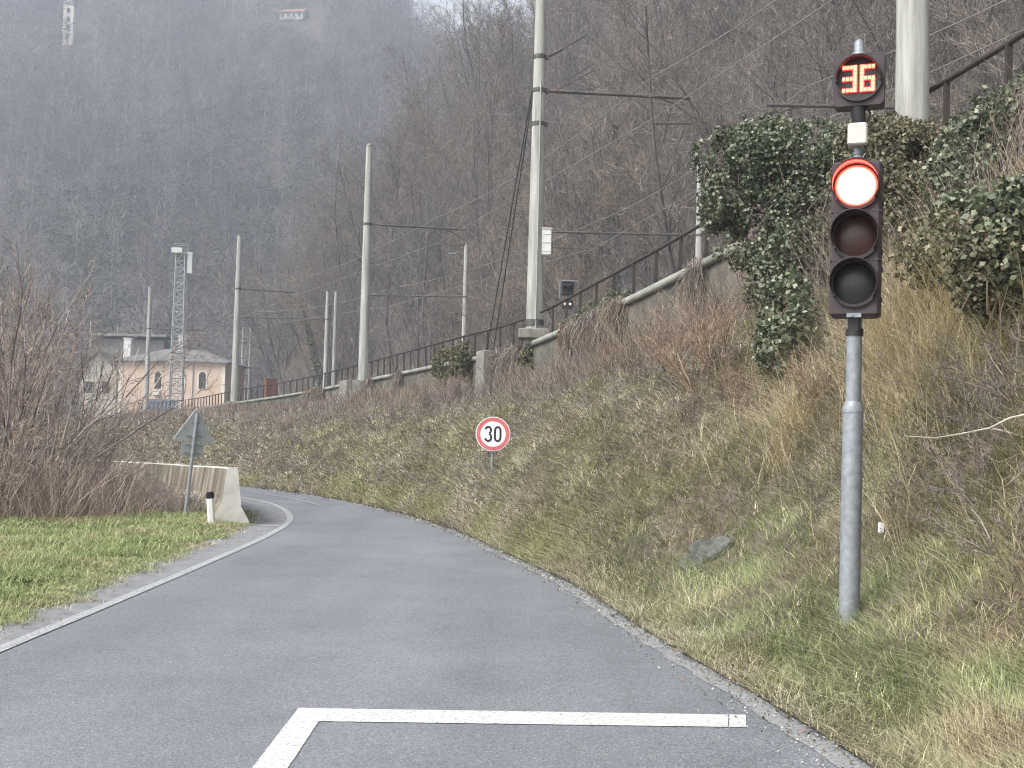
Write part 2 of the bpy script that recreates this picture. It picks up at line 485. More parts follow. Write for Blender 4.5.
# ------------------------------------------------------------------ plan of the place
# right road edge / ledge of the railway terrace, as matching control points
R_PTS = [(3.2, -14), (2.4, -4), (1.95, 2.0), (1.68, 5.83), (1.09, 9.43), (0.58, 12.89), (-0.11, 15.95), (-1.23, 20.68), (-2.84, 25.4), (-5.29, 30.62), (-7.75, 34.43), (-12.2, 40.2), (-18.5, 46.5), (-27, 53), (-40, 60), (-58, 66)]
L_PTS = [(8.6, -14), (7.9, -2), (7.3, 4.0), (6.85, 8), (6.4, 11.2), (5.98, 14.2), (5.0, 18.6), (3.79, 23.46), (2.3, 29.0), (0.3, 36.6), (-2.43, 44.2), (-7.6, 59.2), (-13.56, 73.4), (-20.47, 85.6), (-30.8, 106.9), (-45, 128)]
L_Z = [5.9, 5.9, 5.85, 5.8, 5.78, 5.72, 5.5, 5.2, 4.85, 4.55, 4.5, 4.5, 4.3, 3.95, 3.7, 3.6]
NT = 420
RC = spline([(*p, 0) for p in R_PTS], NT)
LC = spline([(*p, z) for p, z in zip(L_PTS, L_Z)], NT)
LINE_PTS = [(-3.2, -14), (-3.45, -2), (-3.6, 4), (-3.67, 8.42), (-3.68, 10.5), (-3.72, 14.08), (-3.83, 18.48), (-4.14, 21.82), (-5.0, 25.33), (-6.3, 28.4), (-9.2, 32.8), (-14, 38.3), (-20.5, 44.0), (-29, 50), (-41, 56.5), (-58, 62)]
LEFT = spline([(*p, 0) for p in LINE_PTS], NT)
GL_PTS = [(-3.7, -14), (-3.95, -2), (-4.05, 4), (-4.14, 9.48), (-4.3, 11.65), (-4.37, 14.53), (-4.5, 18.6), (-5.0, 21.6), (-5.9, 25.0), (-7.3, 28.2), (-10.0, 32.2), (-14.7, 37.3), (-21, 42.8), (-29.5, 48.6), (-41, 55), (-58, 60.5)]
GLC = spline([(*p, 0) for p in GL_PTS], NT)


def strip(name, A, B, mat, z, kind='structure', n=2, label=None, cat=None, crown=0.0):
    A, B = np.array(A, float), np.array(B, float)
    k = len(A)
    rows = []
    for j in range(n):
        u = j / (n - 1)
        P = A * (1 - u) + B * u
        P[:, 2] = z + crown * 4 * u * (1 - u)
        rows.append(P)
    V = np.concatenate(rows)
    Q = []
    for j in range(n - 1):
        i = np.arange(k - 1)
        Q.append(np.stack([j * k + i, (j + 1) * k + i, (j + 1) * k + i + 1, j * k + i + 1], 1))
    o = link(name, np_mesh(name, V, np.concatenate(Q)), mat)
    tag(o, label, cat, kind=kind)
    return o


def offset(C, d):
    T = np.gradient(C[:, :2], axis=0)
    T /= np.linalg.norm(T, axis=1)[:, None]
    N = np.stack([T[:, 1], -T[:, 0]], 1)          # to the right of travel
    O = C.copy(); O[:, :2] += N * (d[:, None] if hasattr(d, '__len__') else d)
    return O


# ------------------------------------------------------------------ ground and road
def ground_sheet():
    n = 90
    g = np.sign(np.linspace(-1, 1, n)) * np.abs(np.linspace(-1, 1, n)) ** 2.2
    X, Y = np.meshgrid(g * 1500, g * 1500 + 20)
    Z = -0.09 + 0 * X
    V = np.stack([X.ravel(), Y.ravel(), Z.ravel()], 1)
    i, j = np.meshgrid(np.arange(n - 1), np.arange(n - 1))
    a = (j * n + i).ravel()
    return np_mesh("ground", V, np.stack([a, a + 1, a + n + 1, a + n], 1))


tag(link("ground", ground_sheet(), M['field']), kind='structure')
strip("road", offset(GLC, -0.6), offset(RC, 0.5), M['asphalt'], 0.0, n=8)
# shoulder left of the edge line, its border with the grass frayed
sh_edge = offset(GLC, (fbm(np.arange(NT) * 0.35, np.zeros(NT), 3) - 0.5) * 0.35)
strip("road_shoulder", offset(GLC, -0.5), offset(LEFT, -0.02), M['shoulder'], 0.004)
tag(strip("edge_line", offset(LEFT, -0.058), offset(LEFT, 0.058), M['paint_worn'], 0.0075), kind='structure')
# pale gritty edge along the right side
gr = (fbm(np.arange(NT) * 0.5, np.zeros(NT), 9) - 0.5) * 0.16
strip("road_grit_edge", offset(RC, -0.02 + gr * 0.5), offset(RC, 0.13 + gr), M['grit'], 0.004)


def flat_poly(name, pts, mat, z):
    V = [(p[0], p[1], z) for p in pts]
    me = bpy.data.meshes.new(name); me.from_pydata(V, [], [tuple(range(len(V)))]); me.update()
    return tag(link(name, me, mat), kind='structure')


def ragged(pts, step=0.03, amp=0.0016):
    out, rg = [], np.random.default_rng(5)
    for a_, b_ in zip(pts, pts[1:] + pts[:1]):
        L = math.hypot(b_[0] - a_[0], b_[1] - a_[1]); m_ = max(int(L / step), 1)
        for q_ in range(m_):
            f_ = q_ / m_
            j = rg.normal(0, amp, 2) if q_ else (0, 0)
            out.append((a_[0] + (b_[0] - a_[0]) * f_ + j[0] * abs(b_[1] - a_[1]) / L, a_[1] + (b_[1] - a_[1]) * f_ + j[1] * abs(b_[0] - a_[0]) / L))
    return out


flat_poly("stop_line", ragged([(-1.19, 2.0), (-1.02, 2.0), (-1.04, 6.525), (1.265, 6.60), (1.325, 6.90), (-1.21, 6.83)]), M['paint'], 0.0045)
flat_poly("stop_line", ragged([(1.272, 6.60), (1.37, 6.605), (1.43, 6.905), (1.332, 6.90)]), M['paint'], 0.0045)
# worn middle stripe at the bend and short dash by the barrier
mid = RC * 0.52 + LEFT * 0.48
k0 = int(np.argmin(np.abs(RC[:, 1] - 27))); k1 = int(np.argmin(np.abs(RC[:, 1] - 38)))
strip("middle_line", offset(mid, -0.06)[k0:k1], offset(mid, 0.06)[k0:k1], M['paint_faint'], 0.008)
p = gz(266, 526)
flat_poly("road_dash", [(p.x - 0.35, p.y - 0.1, 0), (p.x + 0.3, p.y - 0.1, 0), (p.x + 0.3, p.y + 0.06, 0), (p.x - 0.35, p.y + 0.06, 0)], M['paint_worn'], 0.012)

# left verge: turf from the shoulder outward
GO = GLC.copy()
vn = 14
rows = []
for j in range(vn):
    d = (j / (vn - 1)) ** 1.6 * 16.0
    P = offset(sh_edge, -d)
    P[:, 2] = (0.0055 if d == 0 else 0.012) + min(d, 1) * 0.05 + (fbm(P[:, 0] * 0.8, P[:, 1] * 0.8, 5) - 0.45) * 0.05 * min(d / 1.2, 1)
    rows.append(P[:300])
kk = 300
V = np.concatenate(rows)
i = np.arange(kk - 1)
Q = np.concatenate([np.stack([(j + 1) * kk + i, j * kk + i, j * kk + i + 1, (j + 1) * kk + i + 1], 1) for j in range(vn - 1)])
tag(link("verge", np_mesh("verge", V, Q, smooth=True), M['turf']), kind='structure')


# ------------------------------------------------------------------ right bank
PROF_U = np.array([0, 0.06, 0.14, 0.26, 0.36, 0.48, 0.62, 0.76, 0.88, 1.0])
PROF_Z = np.array([0, 0.010, 0.042, 0.108, 0.20, 0.37, 0.56, 0.70, 0.79, 0.835])
PROF_F = np.array([0, 0.085, 0.25, 0.36, 0.42, 0.48, 0.54, 0.58, 0.60, 0.61])
NU = 46
US = np.linspace(0, 1, NU)


def bank_grid():
    A = offset(RC, 0.16)
    B = offset(LC, -0.28)
    G = np.zeros((NT, NU, 3))
    for j, u in enumerate(US):
        P = A * (1 - u) + B * u
        wf = np.clip((RC[:, 1] - 9.5) / 7.5, 0, 1); wf = wf * wf * (3 - 2 * wf)
        z = (np.interp(u, PROF_U, PROF_Z) * (1 - wf) + np.interp(u, PROF_U, PROF_F) * wf) * LC[:, 2]
        amp = min(u * 3, 1.0)
        bump = (fbm(P[:, 0] * 0.45, P[:, 1] * 0.45, 21) - 0.5) * 0.65 * amp + (fbm(P[:, 0] * 1.6, P[:, 1] * 1.6, 31) - 0.5) * 0.35 * amp
        P[:, 2] = 0.012 + z + bump * (1 - 0.65 * np.clip((u - 0.7) / 0.25, 0, 1))
        G[:, j] = P
    return G


BANK = bank_grid()
ii, jj = np.meshgrid(np.arange(NT - 1), np.arange(NU - 1), indexing='ij')
a = (ii * NU + jj).ravel()
tag(link("bank", np_mesh("bank", BANK.reshape(-1, 3), np.stack([a, a + 1, a + NU + 1, a + NU], 1)[:, ::-1], smooth=True), M['soil']), kind='structure')


def bank_pt(t, u):
    t = np.clip(np.asarray(t, float), 0, NT - 1.001); u = np.clip(np.asarray(u, float), 0, 0.9999) * (NU - 1)
    i, j = t.astype(int), u.astype(int)
    ft, fu = (t - i)[..., None], (u - j)[..., None]
    return (BANK[i, j] * (1 - ft) + BANK[i + 1, j] * ft) * (1 - fu) + (BANK[i, j + 1] * (1 - ft) + BANK[i + 1, j + 1] * ft) * fu


BF = BANK.reshape(-1, 3)


def bank_z(x, y):
    k = np.argsort((BF[:, 0] - x) ** 2 + (BF[:, 1] - y) ** 2)[:3]
    return float(BF[k, 2].mean())


# retaining wall with coping under the railing
wall = empty("retaining_wall", tuple(LC[150]))
tag(wall, "mossy retaining wall with pale coping along the top of the grass bank", "wall")
WI = Matrix.Translation(-Vector(LC[150]))


def wall_strip(name, d0, d1, ztop, zbot, mat, sl):
    A, B = offset(LC, d0)[sl], offset(LC, d1)[sl]
    k = len(A)
    top_a, top_b = A.copy(), B.copy(); top_a[:, 2] += ztop; top_b[:, 2] += ztop
    bot_a, bot_b = A.copy(), B.copy(); bot_a[:, 2] += zbot; bot_b[:, 2] += zbot
    V = np.concatenate([top_a, top_b, bot_b, bot_a])
    i = np.arange(k - 1)
    Q = [np.stack([r * k + i, r * k + i + 1, ((r + 1) % 4) * k + i + 1, ((r + 1) % 4) * k + i], 1) for r in range(4)]
    me = np_mesh(name, V, np.concatenate(Q))
    me.transform(WI)
    return link(name, me, mat, wall)


SL = slice(20, NT - 8)
wall_strip("wall_face", -0.22, 0.15, -0.155, -2.6, M['wall'], SL)
wall_strip("coping", -0.30, 0.45, 0.0, -0.15, M['coping'], SL)


def on_ledge(Y, d=0.0):
    k = int(np.argmin(np.abs(LC[:, 1] - Y)))
    P = offset(LC, d)[k]
    T = LC[min(k + 1, NT - 1)] - LC[max(k - 1, 0)]
    return Vector(P), Vector((T[0], T[1], 0)).normalized()


for (Y, h, w, d) in ((38.6, 3.6, 0.8, 0.6), (60.6, 2.2, 1.7, 0.7)):
    P, T = on_ledge(Y, -0.45)
    mb = MB()
    R = Matrix(((T.y, T.x, 0), (-T.x, T.y, 0), (0, 0, 1))).to_3x3()
    mb.box(Vector((P.x, P.y, P.z - h / 2 + 0.05)), (d, w, h), R, 0.03)
    me = mb.mesh("pilaster"); me.transform(WI)
    link("pilaster", me, M['concrete'], wall)

# track bed behind the ledge, up to the toe of the wooded hill
TOE = spline([(24, -14), (22, 0), (20.5, 8), (19, 16), (17.8, 24), (16.6, 33), (15, 42), (13.6, 52), (12, 60), (8, 70), (3, 80), (-2, 89), (-9, 101), (-17, 114), (-24.5, 126), (-31, 140)], NT)
TOE3 = np.concatenate([TOE[:, :2], np.full((NT, 1), 4.4)], 1)
A = offset(LC, 0.14).copy(); A[:, 2] = LC[:, 2] - 0.03
k = NT
mid1 = A * 0.8 + TOE3 * 0.2; mid1[:, 2] = np.minimum(A[:, 2], 4.5)
V = np.concatenate([A, mid1, TOE3]); i = np.arange(k - 1)
Q = np.concatenate([np.stack([r * k + i, (r + 1) * k + i, (r + 1) * k + i + 1, r * k + i + 1], 1) for r in range(2)])
tag(link("railway_bed", np_mesh("railway_bed", V, Q), M['ballast']), kind='structure')

# ------------------------------------------------------------------ near wooded hill
TOEPOLY = np.array([(28, -60)] + [tuple(p[:2]) for p in TOE[::14]] + [(-33, 150), (-36, 175), (-36, 210), (-25, 250), (10, 300), (200, 300), (200, -60)])


def poly_sdf(x, y):
    P, Qn = TOEPOLY, np.roll(TOEPOLY, -1, axis=0)
    x, y = np.asarray(x, float), np.asarray(y, float)
    d = np.full(x.shape, 1e9); ins = np.zeros(x.shape, bool)
    for (ax, ay), (bx, by) in zip(P, Qn):
        ex, ey = bx - ax, by - ay
        h = np.clip(((x - ax) * ex + (y - ay) * ey) / (ex * ex + ey * ey + 1e-9), 0, 1)
        if not (ax == 200 or bx == 200):
            d = np.minimum(d, np.hypot(x - ax - h * ex, y - ay - h * ey))
        c = (ay > y) != (by > y)
        with np.errstate(divide='ignore', invalid='ignore'):
            ins ^= c & (x < ex * (y - ay) / (by - ay if by != ay else 1e-9) + ax)
    return np.where(ins, d, -d)


HS, HTOP = 1.35, 30.0


def hill_z(x, y):
    s = poly_sdf(x, y)
    z = 4.4 + np.where(s < 0, s * 0.9, np.where(s < HTOP, s * HS, HTOP * HS + (s - HTOP) * 0.75))
    return z + (fbm(np.asarray(x) * 0.09, np.asarray(y) * 0.09, 41) - 0.5) * 4.0 * np.clip(s / 6, 0, 1)


gx, gy = np.arange(-50, 130, 1.8), np.arange(-30, 300, 2.2)
X, Y = np.meshgrid(gx, gy)
S = poly_sdf(X, Y)
Z = hill_z(X, Y)
V = np.stack([X.ravel(), Y.ravel(), Z.ravel()], 1)
nx, ny = len(gx), len(gy)
i, j = np.meshgrid(np.arange(nx - 1), np.arange(ny - 1))
a = (j * nx + i).ravel()
Q = np.stack([a, a + 1, a + nx + 1, a + nx], 1)
keep = (S.ravel()[Q] > -3.5).all(1) & (Z.ravel()[Q] < 130).all(1)
tag(link("hill", np_mesh("hill", V, Q[keep], smooth=True), M['litter']), kind='structure')


# ------------------------------------------------------------------ far wooded hill
def far_z(x, y):
    x, y = np.asarray(x, float), np.asarray(y, float)
    base = 190 + 0.10 * np.abs(x + 60)
    s = y - base
    top = np.interp(x, [-400, -110, -27, 40, 200], [310, 265, 124, 64, 50])
    z = 2.0 + np.where(s > 0, 0.72 * s, s * 0.2)
    z = np.minimum(z, top - 0.0005 * np.clip(s - 330, 0, 1e9) ** 1.5)
    ridg = (fbm(x * 0.011, y * 0.006, 51, 3) - 0.5) * 46 * np.clip((-x - 20) / 60, 0.15, 1) * np.clip(s / 60, 0, 1)
    return z + ridg


gx, gy = np.arange(-620, 420, 9.0), np.arange(180, 760, 8.0)
X, Y = np.meshgrid(gx, gy)
Z = far_z(X, Y)
V = np.stack([X.ravel(), Y.ravel(), Z.ravel()], 1)
nx, ny = len(gx), len(gy)
i, j = np.meshgrid(np.arange(nx - 1), np.arange(ny - 1))
a = (j * nx + i).ravel()
tag(link("far_hill", np_mesh("far_hill", V, np.stack([a, a + 1, a + nx + 1, a + nx], 1), smooth=True), M['litter']), kind='structure')


def hit(px, py, fn, y0, y1, step=1.0):
    d = ray(px, py)
    for Yv in np.arange(y0, y1, step):
        P = Vector((0, 0, CAM_H)) + d * (Yv / d.y)
        if P.z < float(fn(P.x, P.y)): return P
    return Vector((0, 0, CAM_H)) + d * (y1 / d.y)


def in_view(x, y, margin=60):
    px = 512 + FPX * np.asarray(x) / np.maximum(np.asarray(y), 0.1)
    return (np.asarray(y) > 3) & (px > -margin) & (px < 1024 + margin)


# ------------------------------------------------------------------ vegetation generators
def blades(P, Nrm, h, w, lean, rng, segs=2, droop=0.5, clump=0.0):
    """arrays of curved grass blades; P (n,3), h,w,lean (n,)"""
    n = len(P)
    az = rng.uniform(0, 2 * PI, n)
    if clump:
        dn = np.arctan2(Nrm[:, 1], Nrm[:, 0])
        cz = dn + (vnoise(P[:, 0] * 2.3, P[:, 1] * 2.3 + P[:, 2], 7) - 0.5) * 5.0 + rng.normal(0, 0.5, n)
        az = np.where(rng.random(n) < clump, cz, az)
    dirh = np.stack([np.cos(az), np.sin(az), np.zeros(n)], 1)
    side = np.stack([-np.sin(az + rng.normal(0, 0.6, n)), np.cos(az), np.zeros(n)], 1)
    up = Nrm * 0.35 + np.array([0, 0, 0.65])
    up /= np.linalg.norm(up, axis=1)[:, None]
    V = np.zeros((n, 2 * (segs + 1), 3), np.float32)
    for k in range(segs + 1):
        t = k / segs
        c = P + up * (h * t * (1 - droop * t * np.minimum(lean, 1.2) * 0.5))[:, None] + dirh * (h * lean * t * t)[:, None]
        ww = (w * (1 - 0.82 * t) * 0.5)[:, None]
        V[:, 2 * k] = c - side * ww
        V[:, 2 * k + 1] = c + side * ww
    b = (np.arange(n) * 2 * (segs + 1))[:, None]
    Q = np.concatenate([np.stack([b[:, 0] + 2 * k, b[:, 0] + 2 * k + 1, b[:, 0] + 2 * k + 3, b[:, 0] + 2 * k + 2], 1) for k in range(segs)])
    return V.reshape(-1, 3), Q


def leaves(P, size, rng, flat=0.4, nbias=None):
    """small four-sided leaves at P facing random directions (biased to nbias)"""
    n = len(P)
    nr = rng.normal(0, 1, (n, 3))
    nr[:, 2] += flat
    if nbias is not None: nr += nbias
    nr /= np.linalg.norm(nr, axis=1)[:, None]
    t = np.cross(nr, rng.normal(0, 1, (n, 3))); t /= np.linalg.norm(t, axis=1)[:, None] + 1e-9
    b = np.cross(nr, t)
    s = np.asarray(size)[:, None] if hasattr(size, '__len__') else size
    V = np.stack([P - t * s * 0.5, P + b * s * 0.42 + nr * s * 0.1, P + t * s * 0.62, P - b * s * 0.42 + nr * s * 0.1], 1)
    Q = np.arange(4 * n).reshape(n, 4)
    return V.reshape(-1, 3), Q


def sticks(P0, P1, r0, r1, sides=3, bend=None):
    """straight or once-bent tapered stems from P0 to P1"""
    n = len(P0)
    rings = [(P0, r0)]
    if bend is not None:
        rings.append(((P0 + P1) / 2 + bend, (r0 + r1) / 2))
    rings.append((P1, r1))
    ax = P1 - P0
    ax = ax / (np.linalg.norm(ax, axis=1)[:, None] + 1e-9)
    ref = np.where(np.abs(ax[:, 2:3]) < 0.9, np.array([[0, 0, 1.0]]), np.array([[1.0, 0, 0]]))
    a = np.cross(ax, ref); a /= np.linalg.norm(a, axis=1)[:, None] + 1e-9
    b = np.cross(a, ax)
    m = len(rings)
    V = np.zeros((n, m * sides, 3), np.float32)
    for k, (P, r) in enumerate(rings):
        r = np.broadcast_to(np.asarray(r, float), (n,))[:, None]
        for q in range(sides):
            th = 2 * PI * q / sides
            V[:, k * sides + q] = P + (a * math.cos(th) + b * math.sin(th)) * r
    base = np.arange(n) * m * sides
    Q = []
    for k in range(m - 1):
        for q in range(sides):
            q2 = (q + 1) % sides
            Q.append(np.stack([base + k * sides + q, base + k * sides + q2, base + (k + 1) * sides + q2, base + (k + 1) * sides + q], 1))
    return V.reshape(-1, 3), np.concatenate(Q)


def merge(parts):
    Vs, Qs, o = [], [], 0
    for V, Q in parts:
        Vs.append(V); Qs.append(Q + o); o += len(V)
    return np.concatenate(Vs), np.concatenate(Qs)


def unit(v): return v / (np.linalg.norm(v, axis=-1, keepdims=True) + 1e-9)


def grow(rng, base, dirs, length, r0, n_child, ang, gravity, nseg=3, wob=0.12, start=0.25):
    """one polyline per branch (vectorised); returns segment arrays and child starts"""
    n = len(base)
    pts = [base]; d = unit(dirs)
    seg = (length / nseg)[:, None]
    for k in range(nseg):
        d = unit(d + rng.normal(0, wob, (n, 3)) + np.array([0, 0, gravity]))
        pts.append(pts[-1] + d * seg)
    rad = [r0 * (1 - 0.8 * k / nseg) for k in range(nseg + 1)]
    segs = [(pts[k], pts[k + 1], rad[k], rad[k + 1]) for k in range(nseg)]
    if n_child == 0: return segs, None
    u = rng.uniform(start, 1.0, (n, n_child)) * nseg
    ki = np.minimum(u.astype(int), nseg - 1); f = (u - ki)[..., None]
    PP = np.stack(pts, 1)
    idx = np.arange(n)[:, None]
    cb = PP[idx, ki] * (1 - f) + PP[idx, ki + 1] * f
    cd = unit(PP[idx, ki + 1] - PP[idx, ki])
    rnd = unit(np.cross(cd, rng.normal(0, 1, (n, n_child, 3))))
    a = rng.uniform(ang[0], ang[1], (n, n_child, 1))
    cdir = cd * np.cos(a) + rnd * np.sin(a)
    frac = u / nseg
    return segs, (cb.reshape(-1, 3), cdir.reshape(-1, 3), (np.repeat(length[:, None], n_child, 1) * (1.05 - 0.6 * frac)).ravel(), (r0[:, None] * (1 - 0.75 * frac)).ravel())


def seg_mesh(segs, sides):
    return merge([sticks(*s, sides=sides) for s in segs])


def tree_meshes(name, seed, H, spread=1.0, lean=0.0, n1=16, n2=7, n3=8, forks=1, clear=0.25, twig_r=0.009):
    """a bare broadleaved tree: trunk+limbs mesh and twig crown mesh"""
    rng = np.random.default_rng(seed)
    base = np.zeros((forks, 3)); base[:, :2] = rng.normal(0, 0.12 * (forks > 1), (forks, 2))
    dirs = np.stack([rng.normal(lean, 0.05 + 0.16 * (forks > 1), forks), rng.normal(0, 0.05 + 0.16 * (forks > 1), forks), np.ones(forks)], 1)
    L = np.full(forks, H) * rng.uniform(0.85, 1.0, forks)
    tr, ch = grow(rng, base, dirs, L, np.full(forks, H * 0.0098 / forks ** 0.4), n1, (0.5, 1.05), 0.03, 8, 0.085, clear)
    cb, cd, cl, cr = ch
    cl = cl * 0.40 * spread * rng.uniform(0.7, 1.15, len(cl)); cr = cr * 0.42
    l1, ch = grow(rng, cb, cd, cl, cr, n2, (0.35, 0.9), 0.09, 4, 0.12, 0.2)
    cb, cd, cl, cr = ch
    cl = cl * 0.55 * rng.uniform(0.6, 1.2, len(cl)); cr = np.maximum(cr * 0.45, twig_r * 1.3)
    l2, ch = grow(rng, cb, cd, cl, cr, n3, (0.3, 0.9), 0.07, 3, 0.14, 0.15)
    cb, cd, cl, cr = ch
    cl = np.clip(cl * 0.65 * rng.uniform(0.6, 1.3, len(cl)), 0.25, 1.6); cr = np.full(len(cl), twig_r)
    l3, _ = grow(rng, cb, cd, cl, cr, 0, (0, 0), 0.05, 2, 0.16)
    tm = np_mesh(name + "_trunk", *merge([seg_mesh(tr, 7), seg_mesh(l1, 5)]), smooth=True)
    cm = np_mesh(name + "_crown", *merge([seg_mesh(l2, 3), seg_mesh(l3, 3)]))
    return tm, cm


def shrub_meshes(name, seed, H, stems, spread, n1=7, n2=6, twig_r=0.005, arch=-0.02):
    rng = np.random.default_rng(seed)
    az = rng.uniform(0, 2 * PI, stems)
    tilt = rng.uniform(0.05, spread, stems)
    base = np.stack([np.cos(az) * 0.25 * H * 0.3 * rng.uniform(0, 1, stems), np.sin(az) * 0.25 * H * 0.3 * rng.uniform(0, 1, stems), np.full(stems, -0.05)], 1)
    dirs = np.stack([np.cos(az) * np.sin(tilt), np.sin(az) * np.sin(tilt), np.cos(tilt)], 1)
    L = H * rng.uniform(0.55, 1.05, stems)
    tr, ch = grow(rng, base, dirs, L, np.full(stems, 0.012 + H * 0.0035), n1, (0.3, 0.85), arch, 5, 0.12, 0.2)
    cb, cd, cl, cr = ch
    cl = cl * 0.42 * rng.uniform(0.5, 1.2, len(cl)); cr = np.maximum(cr * 0.5, twig_r * 1.3)
    l1, ch = grow(rng, cb, cd, cl, cr, n2, (0.3, 0.9), 0.03, 3, 0.16, 0.15)
    cb, cd, cl, cr = ch
    cl = np.clip(cl * 0.55 * rng.uniform(0.5, 1.3, len(cl)), 0.12, 1.2)
    l2, _ = grow(rng, cb, cd, cl, np.full(len(cl), twig_r), 0, (0, 0), 0.02, 2, 0.2)
    return np_mesh(name + "_stems", *merge([seg_mesh(tr, 5)]), smooth=True), np_mesh(name + "_twigs", *merge([seg_mesh(l1, 3), seg_mesh(l2, 3)]))


def copy_tree(o, loc, rz, sc):
    c = o.copy(); COL.objects.link(c)
    c.location = loc; c.rotation_euler = (0, 0, rz); c.scale = (sc, sc, sc)
    for ch in [x for x in bpy.data.objects if x.parent == o]:
        d = ch.copy(); COL.objects.link(d); d.parent = c
    return c


# ------------------------------------------------------------------ grass and undergrowth on the bank
def bank_scatter(n, u0, u1, y0, y1, rng, power=1.35, upow=1.0):
    """random points on the bank, thinned with distance"""
    t = rng.uniform(18, NT - 40, n * 3); u = u0 + (u1 - u0) * rng.uniform(0, 1, n * 3) ** upow
    P = bank_pt(t, u)
    e = 0.35
    Pt, Pu = bank_pt(t + e, u), bank_pt(t, u + 0.02)
    N = np.cross(Pu - P, Pt - P); N *= np.sign(N[:, 2:3]) + 1e-9; N = unit(N)
    area = np.linalg.norm(np.cross(Pu - P, Pt - P), axis=1)
    dist = np.linalg.norm(P - np.array([0, 0, CAM_H]), axis=1)
    wgt = area / np.maximum(dist, 6) ** power
    ok = (in_view(P[:, 0], P[:, 1]) | in_view(P[:, 0] - 1.6, P[:, 1] - 0.5, 90) | in_view(P[:, 0] + 2.0, P[:, 1], 90)) & (P[:, 1] > y0) & (P[:, 1] < y1)
    wgt = wgt * ok
    k = rng.random(len(P)) < wgt / np.sort(wgt)[-max(int(n * 0.05), 1)]
    idx = np.nonzero(k)[0][:n]
    if len(idx) < n:
        pr = wgt / wgt.sum()
        idx = rng.choice(len(P), n, replace=True, p=pr)
        j = rng.normal(0, 0.12, (n, 2))
        t2 = np.clip(t[idx] + j[:, 0] * 2, 30, NT - 40); u2 = np.clip(u[idx] + j[:, 1] * 0.08, 0.0, 1)
        return bank_pt(t2, u2), N[idx], dist[idx], u2
    return P[idx], N[idx], dist[idx], u[idx]


def stuff(name, VQ, mat, label, cat):
    o = link(name, np_mesh(name, *VQ), mat)
    return tag(o, label, cat, kind='stuff')


rng = np.random.default_rng(101)
# thatch of dry grass over the middle of the bank
P, N, D, U = bank_scatter(250000, 0.0, 0.95, 3.0, 95, rng)
kp = rng.random(len(P)) < np.where(D < 13, np.interp(U, [0.28, 0.42], [0.12, 1.0]), 1.0)
P, N, D, U = P[kp], N[kp], D[kp], U[kp]
nz = fbm(P[:, 0] * 0.9, P[:, 1] * 0.9 + P[:, 2], 61)
h = rng.uniform(0.05, 0.19, len(P)) * (0.35 + 1.3 * nz)
V1 = blades(P, N, h, np.maximum(0.0075, D * 0.00075) * rng.uniform(0.5, 1.5, len(P)), rng.uniform(0.6, 2.6, len(P)), rng, 2, 0.6, 0.5)
stuff("dry_grass", V1, M['grass_dry'], "matted tan dry grass covering the steep roadside bank", "grass")
q = rng.random(len(P)) < 0.15
stuff("leaf_litter", leaves(P[q] + N[q] * rng.uniform(0.0, 0.06, (q.sum(), 1)), np.maximum(0.022, D[q] * 0.0014) * rng.uniform(0.5, 1.3, q.sum()), rng, 0.2, N[q] * 0.9), M['bramble_leaf'],
      "dead brown leaves lying among the dry grass of the bank", "leaves")
# crooked dead stems lying through the grass
P2, N2, D2, U2 = bank_scatter(40000, 0.06, 0.97, 3.0, 80, rng)
kp = (D2 > 12) | (U2 > 0.34)
P2, N2, D2 = P2[kp], N2[kp], D2[kp]
n = len(P2)
dv = unit(rng.normal(0, 1, (n, 3)) + N2 * 0.6)
ln = rng.uniform(0.06, 0.34, n) * np.interp(D2, [10, 40], [1, 1.6])
a0 = P2 + N2 * rng.uniform(0.0, 0.10, (n, 1))
rr = np.maximum(0.0028, D2 * 0.00026)
stuff("dead_stems", sticks(a0, a0 + dv * ln[:, None], rr, rr * 0.6, 3, rng.normal(0, 0.12, (n, 3)) * ln[:, None]), M['hill_scrub'], "crooked dead weed stems lying through the dry grass of the bank", "undergrowth")
# greener low grass at the foot of the bank
P, N, D, U = bank_scatter(140000, 0.0, 0.42, 3.0, 40, rng)
kp = rng.random(len(P)) < np.interp(U, [0.0, 0.03, 0.32, 0.42], [0.5, 1, 0.9, 0.25]) * np.interp(D, [11, 21], [1, 0.25])
P, N, D = P[kp], N[kp], D[kp]
h = rng.uniform(0.05, 0.17, len(P)) * (0.5 + 1.0 * fbm(P[:, 0] * 1.5, P[:, 1] * 1.5, 71))
stuff("verge_grass", blades(P, N, h, np.maximum(0.005, D * 0.00045) * rng.uniform(0.7, 1.3, len(P)), rng.uniform(0.4, 2.0, len(P)), rng, 2, 0.6, 0.6),
      M['grass_mix'], "green and yellowed grass at the foot of the bank around the signal pole", "grass")
# grit and dead leaves gathered along the edges of the road
n = 6500
t = rng.uniform(40, 300, n); T0 = t.astype(int); fr = (t - T0)[:, None]
C = RC[T0] * (1 - fr) + RC[T0 + 1] * fr
dd = rng.normal(0.10, 0.13, n)
Tn = unit(RC[T0 + 1][:, :2] - RC[T0][:, :2])
P = C.copy(); P[:, 0] += Tn[:, 1] * dd; P[:, 1] -= Tn[:, 0] * dd; P[:, 2] = 0.012 + np.clip(dd - 0.16, 0, 1) * 0.2
D = np.hypot(P[:, 0], P[:, 1])
ok = in_view(P[:, 0], P[:, 1]) & (rng.random(n) < 14 / np.maximum(D, 7) - 0.2)
P, D = P[ok], D[ok]
stuff("gravel", leaves(P, np.maximum(0.012, D * 0.0012) * rng.uniform(0.5, 1.5, len(P)), rng, 2.0), M['grit_stone'], "pale grit and crumbs of stone along the right edge of the road", "gravel")
n = 2600
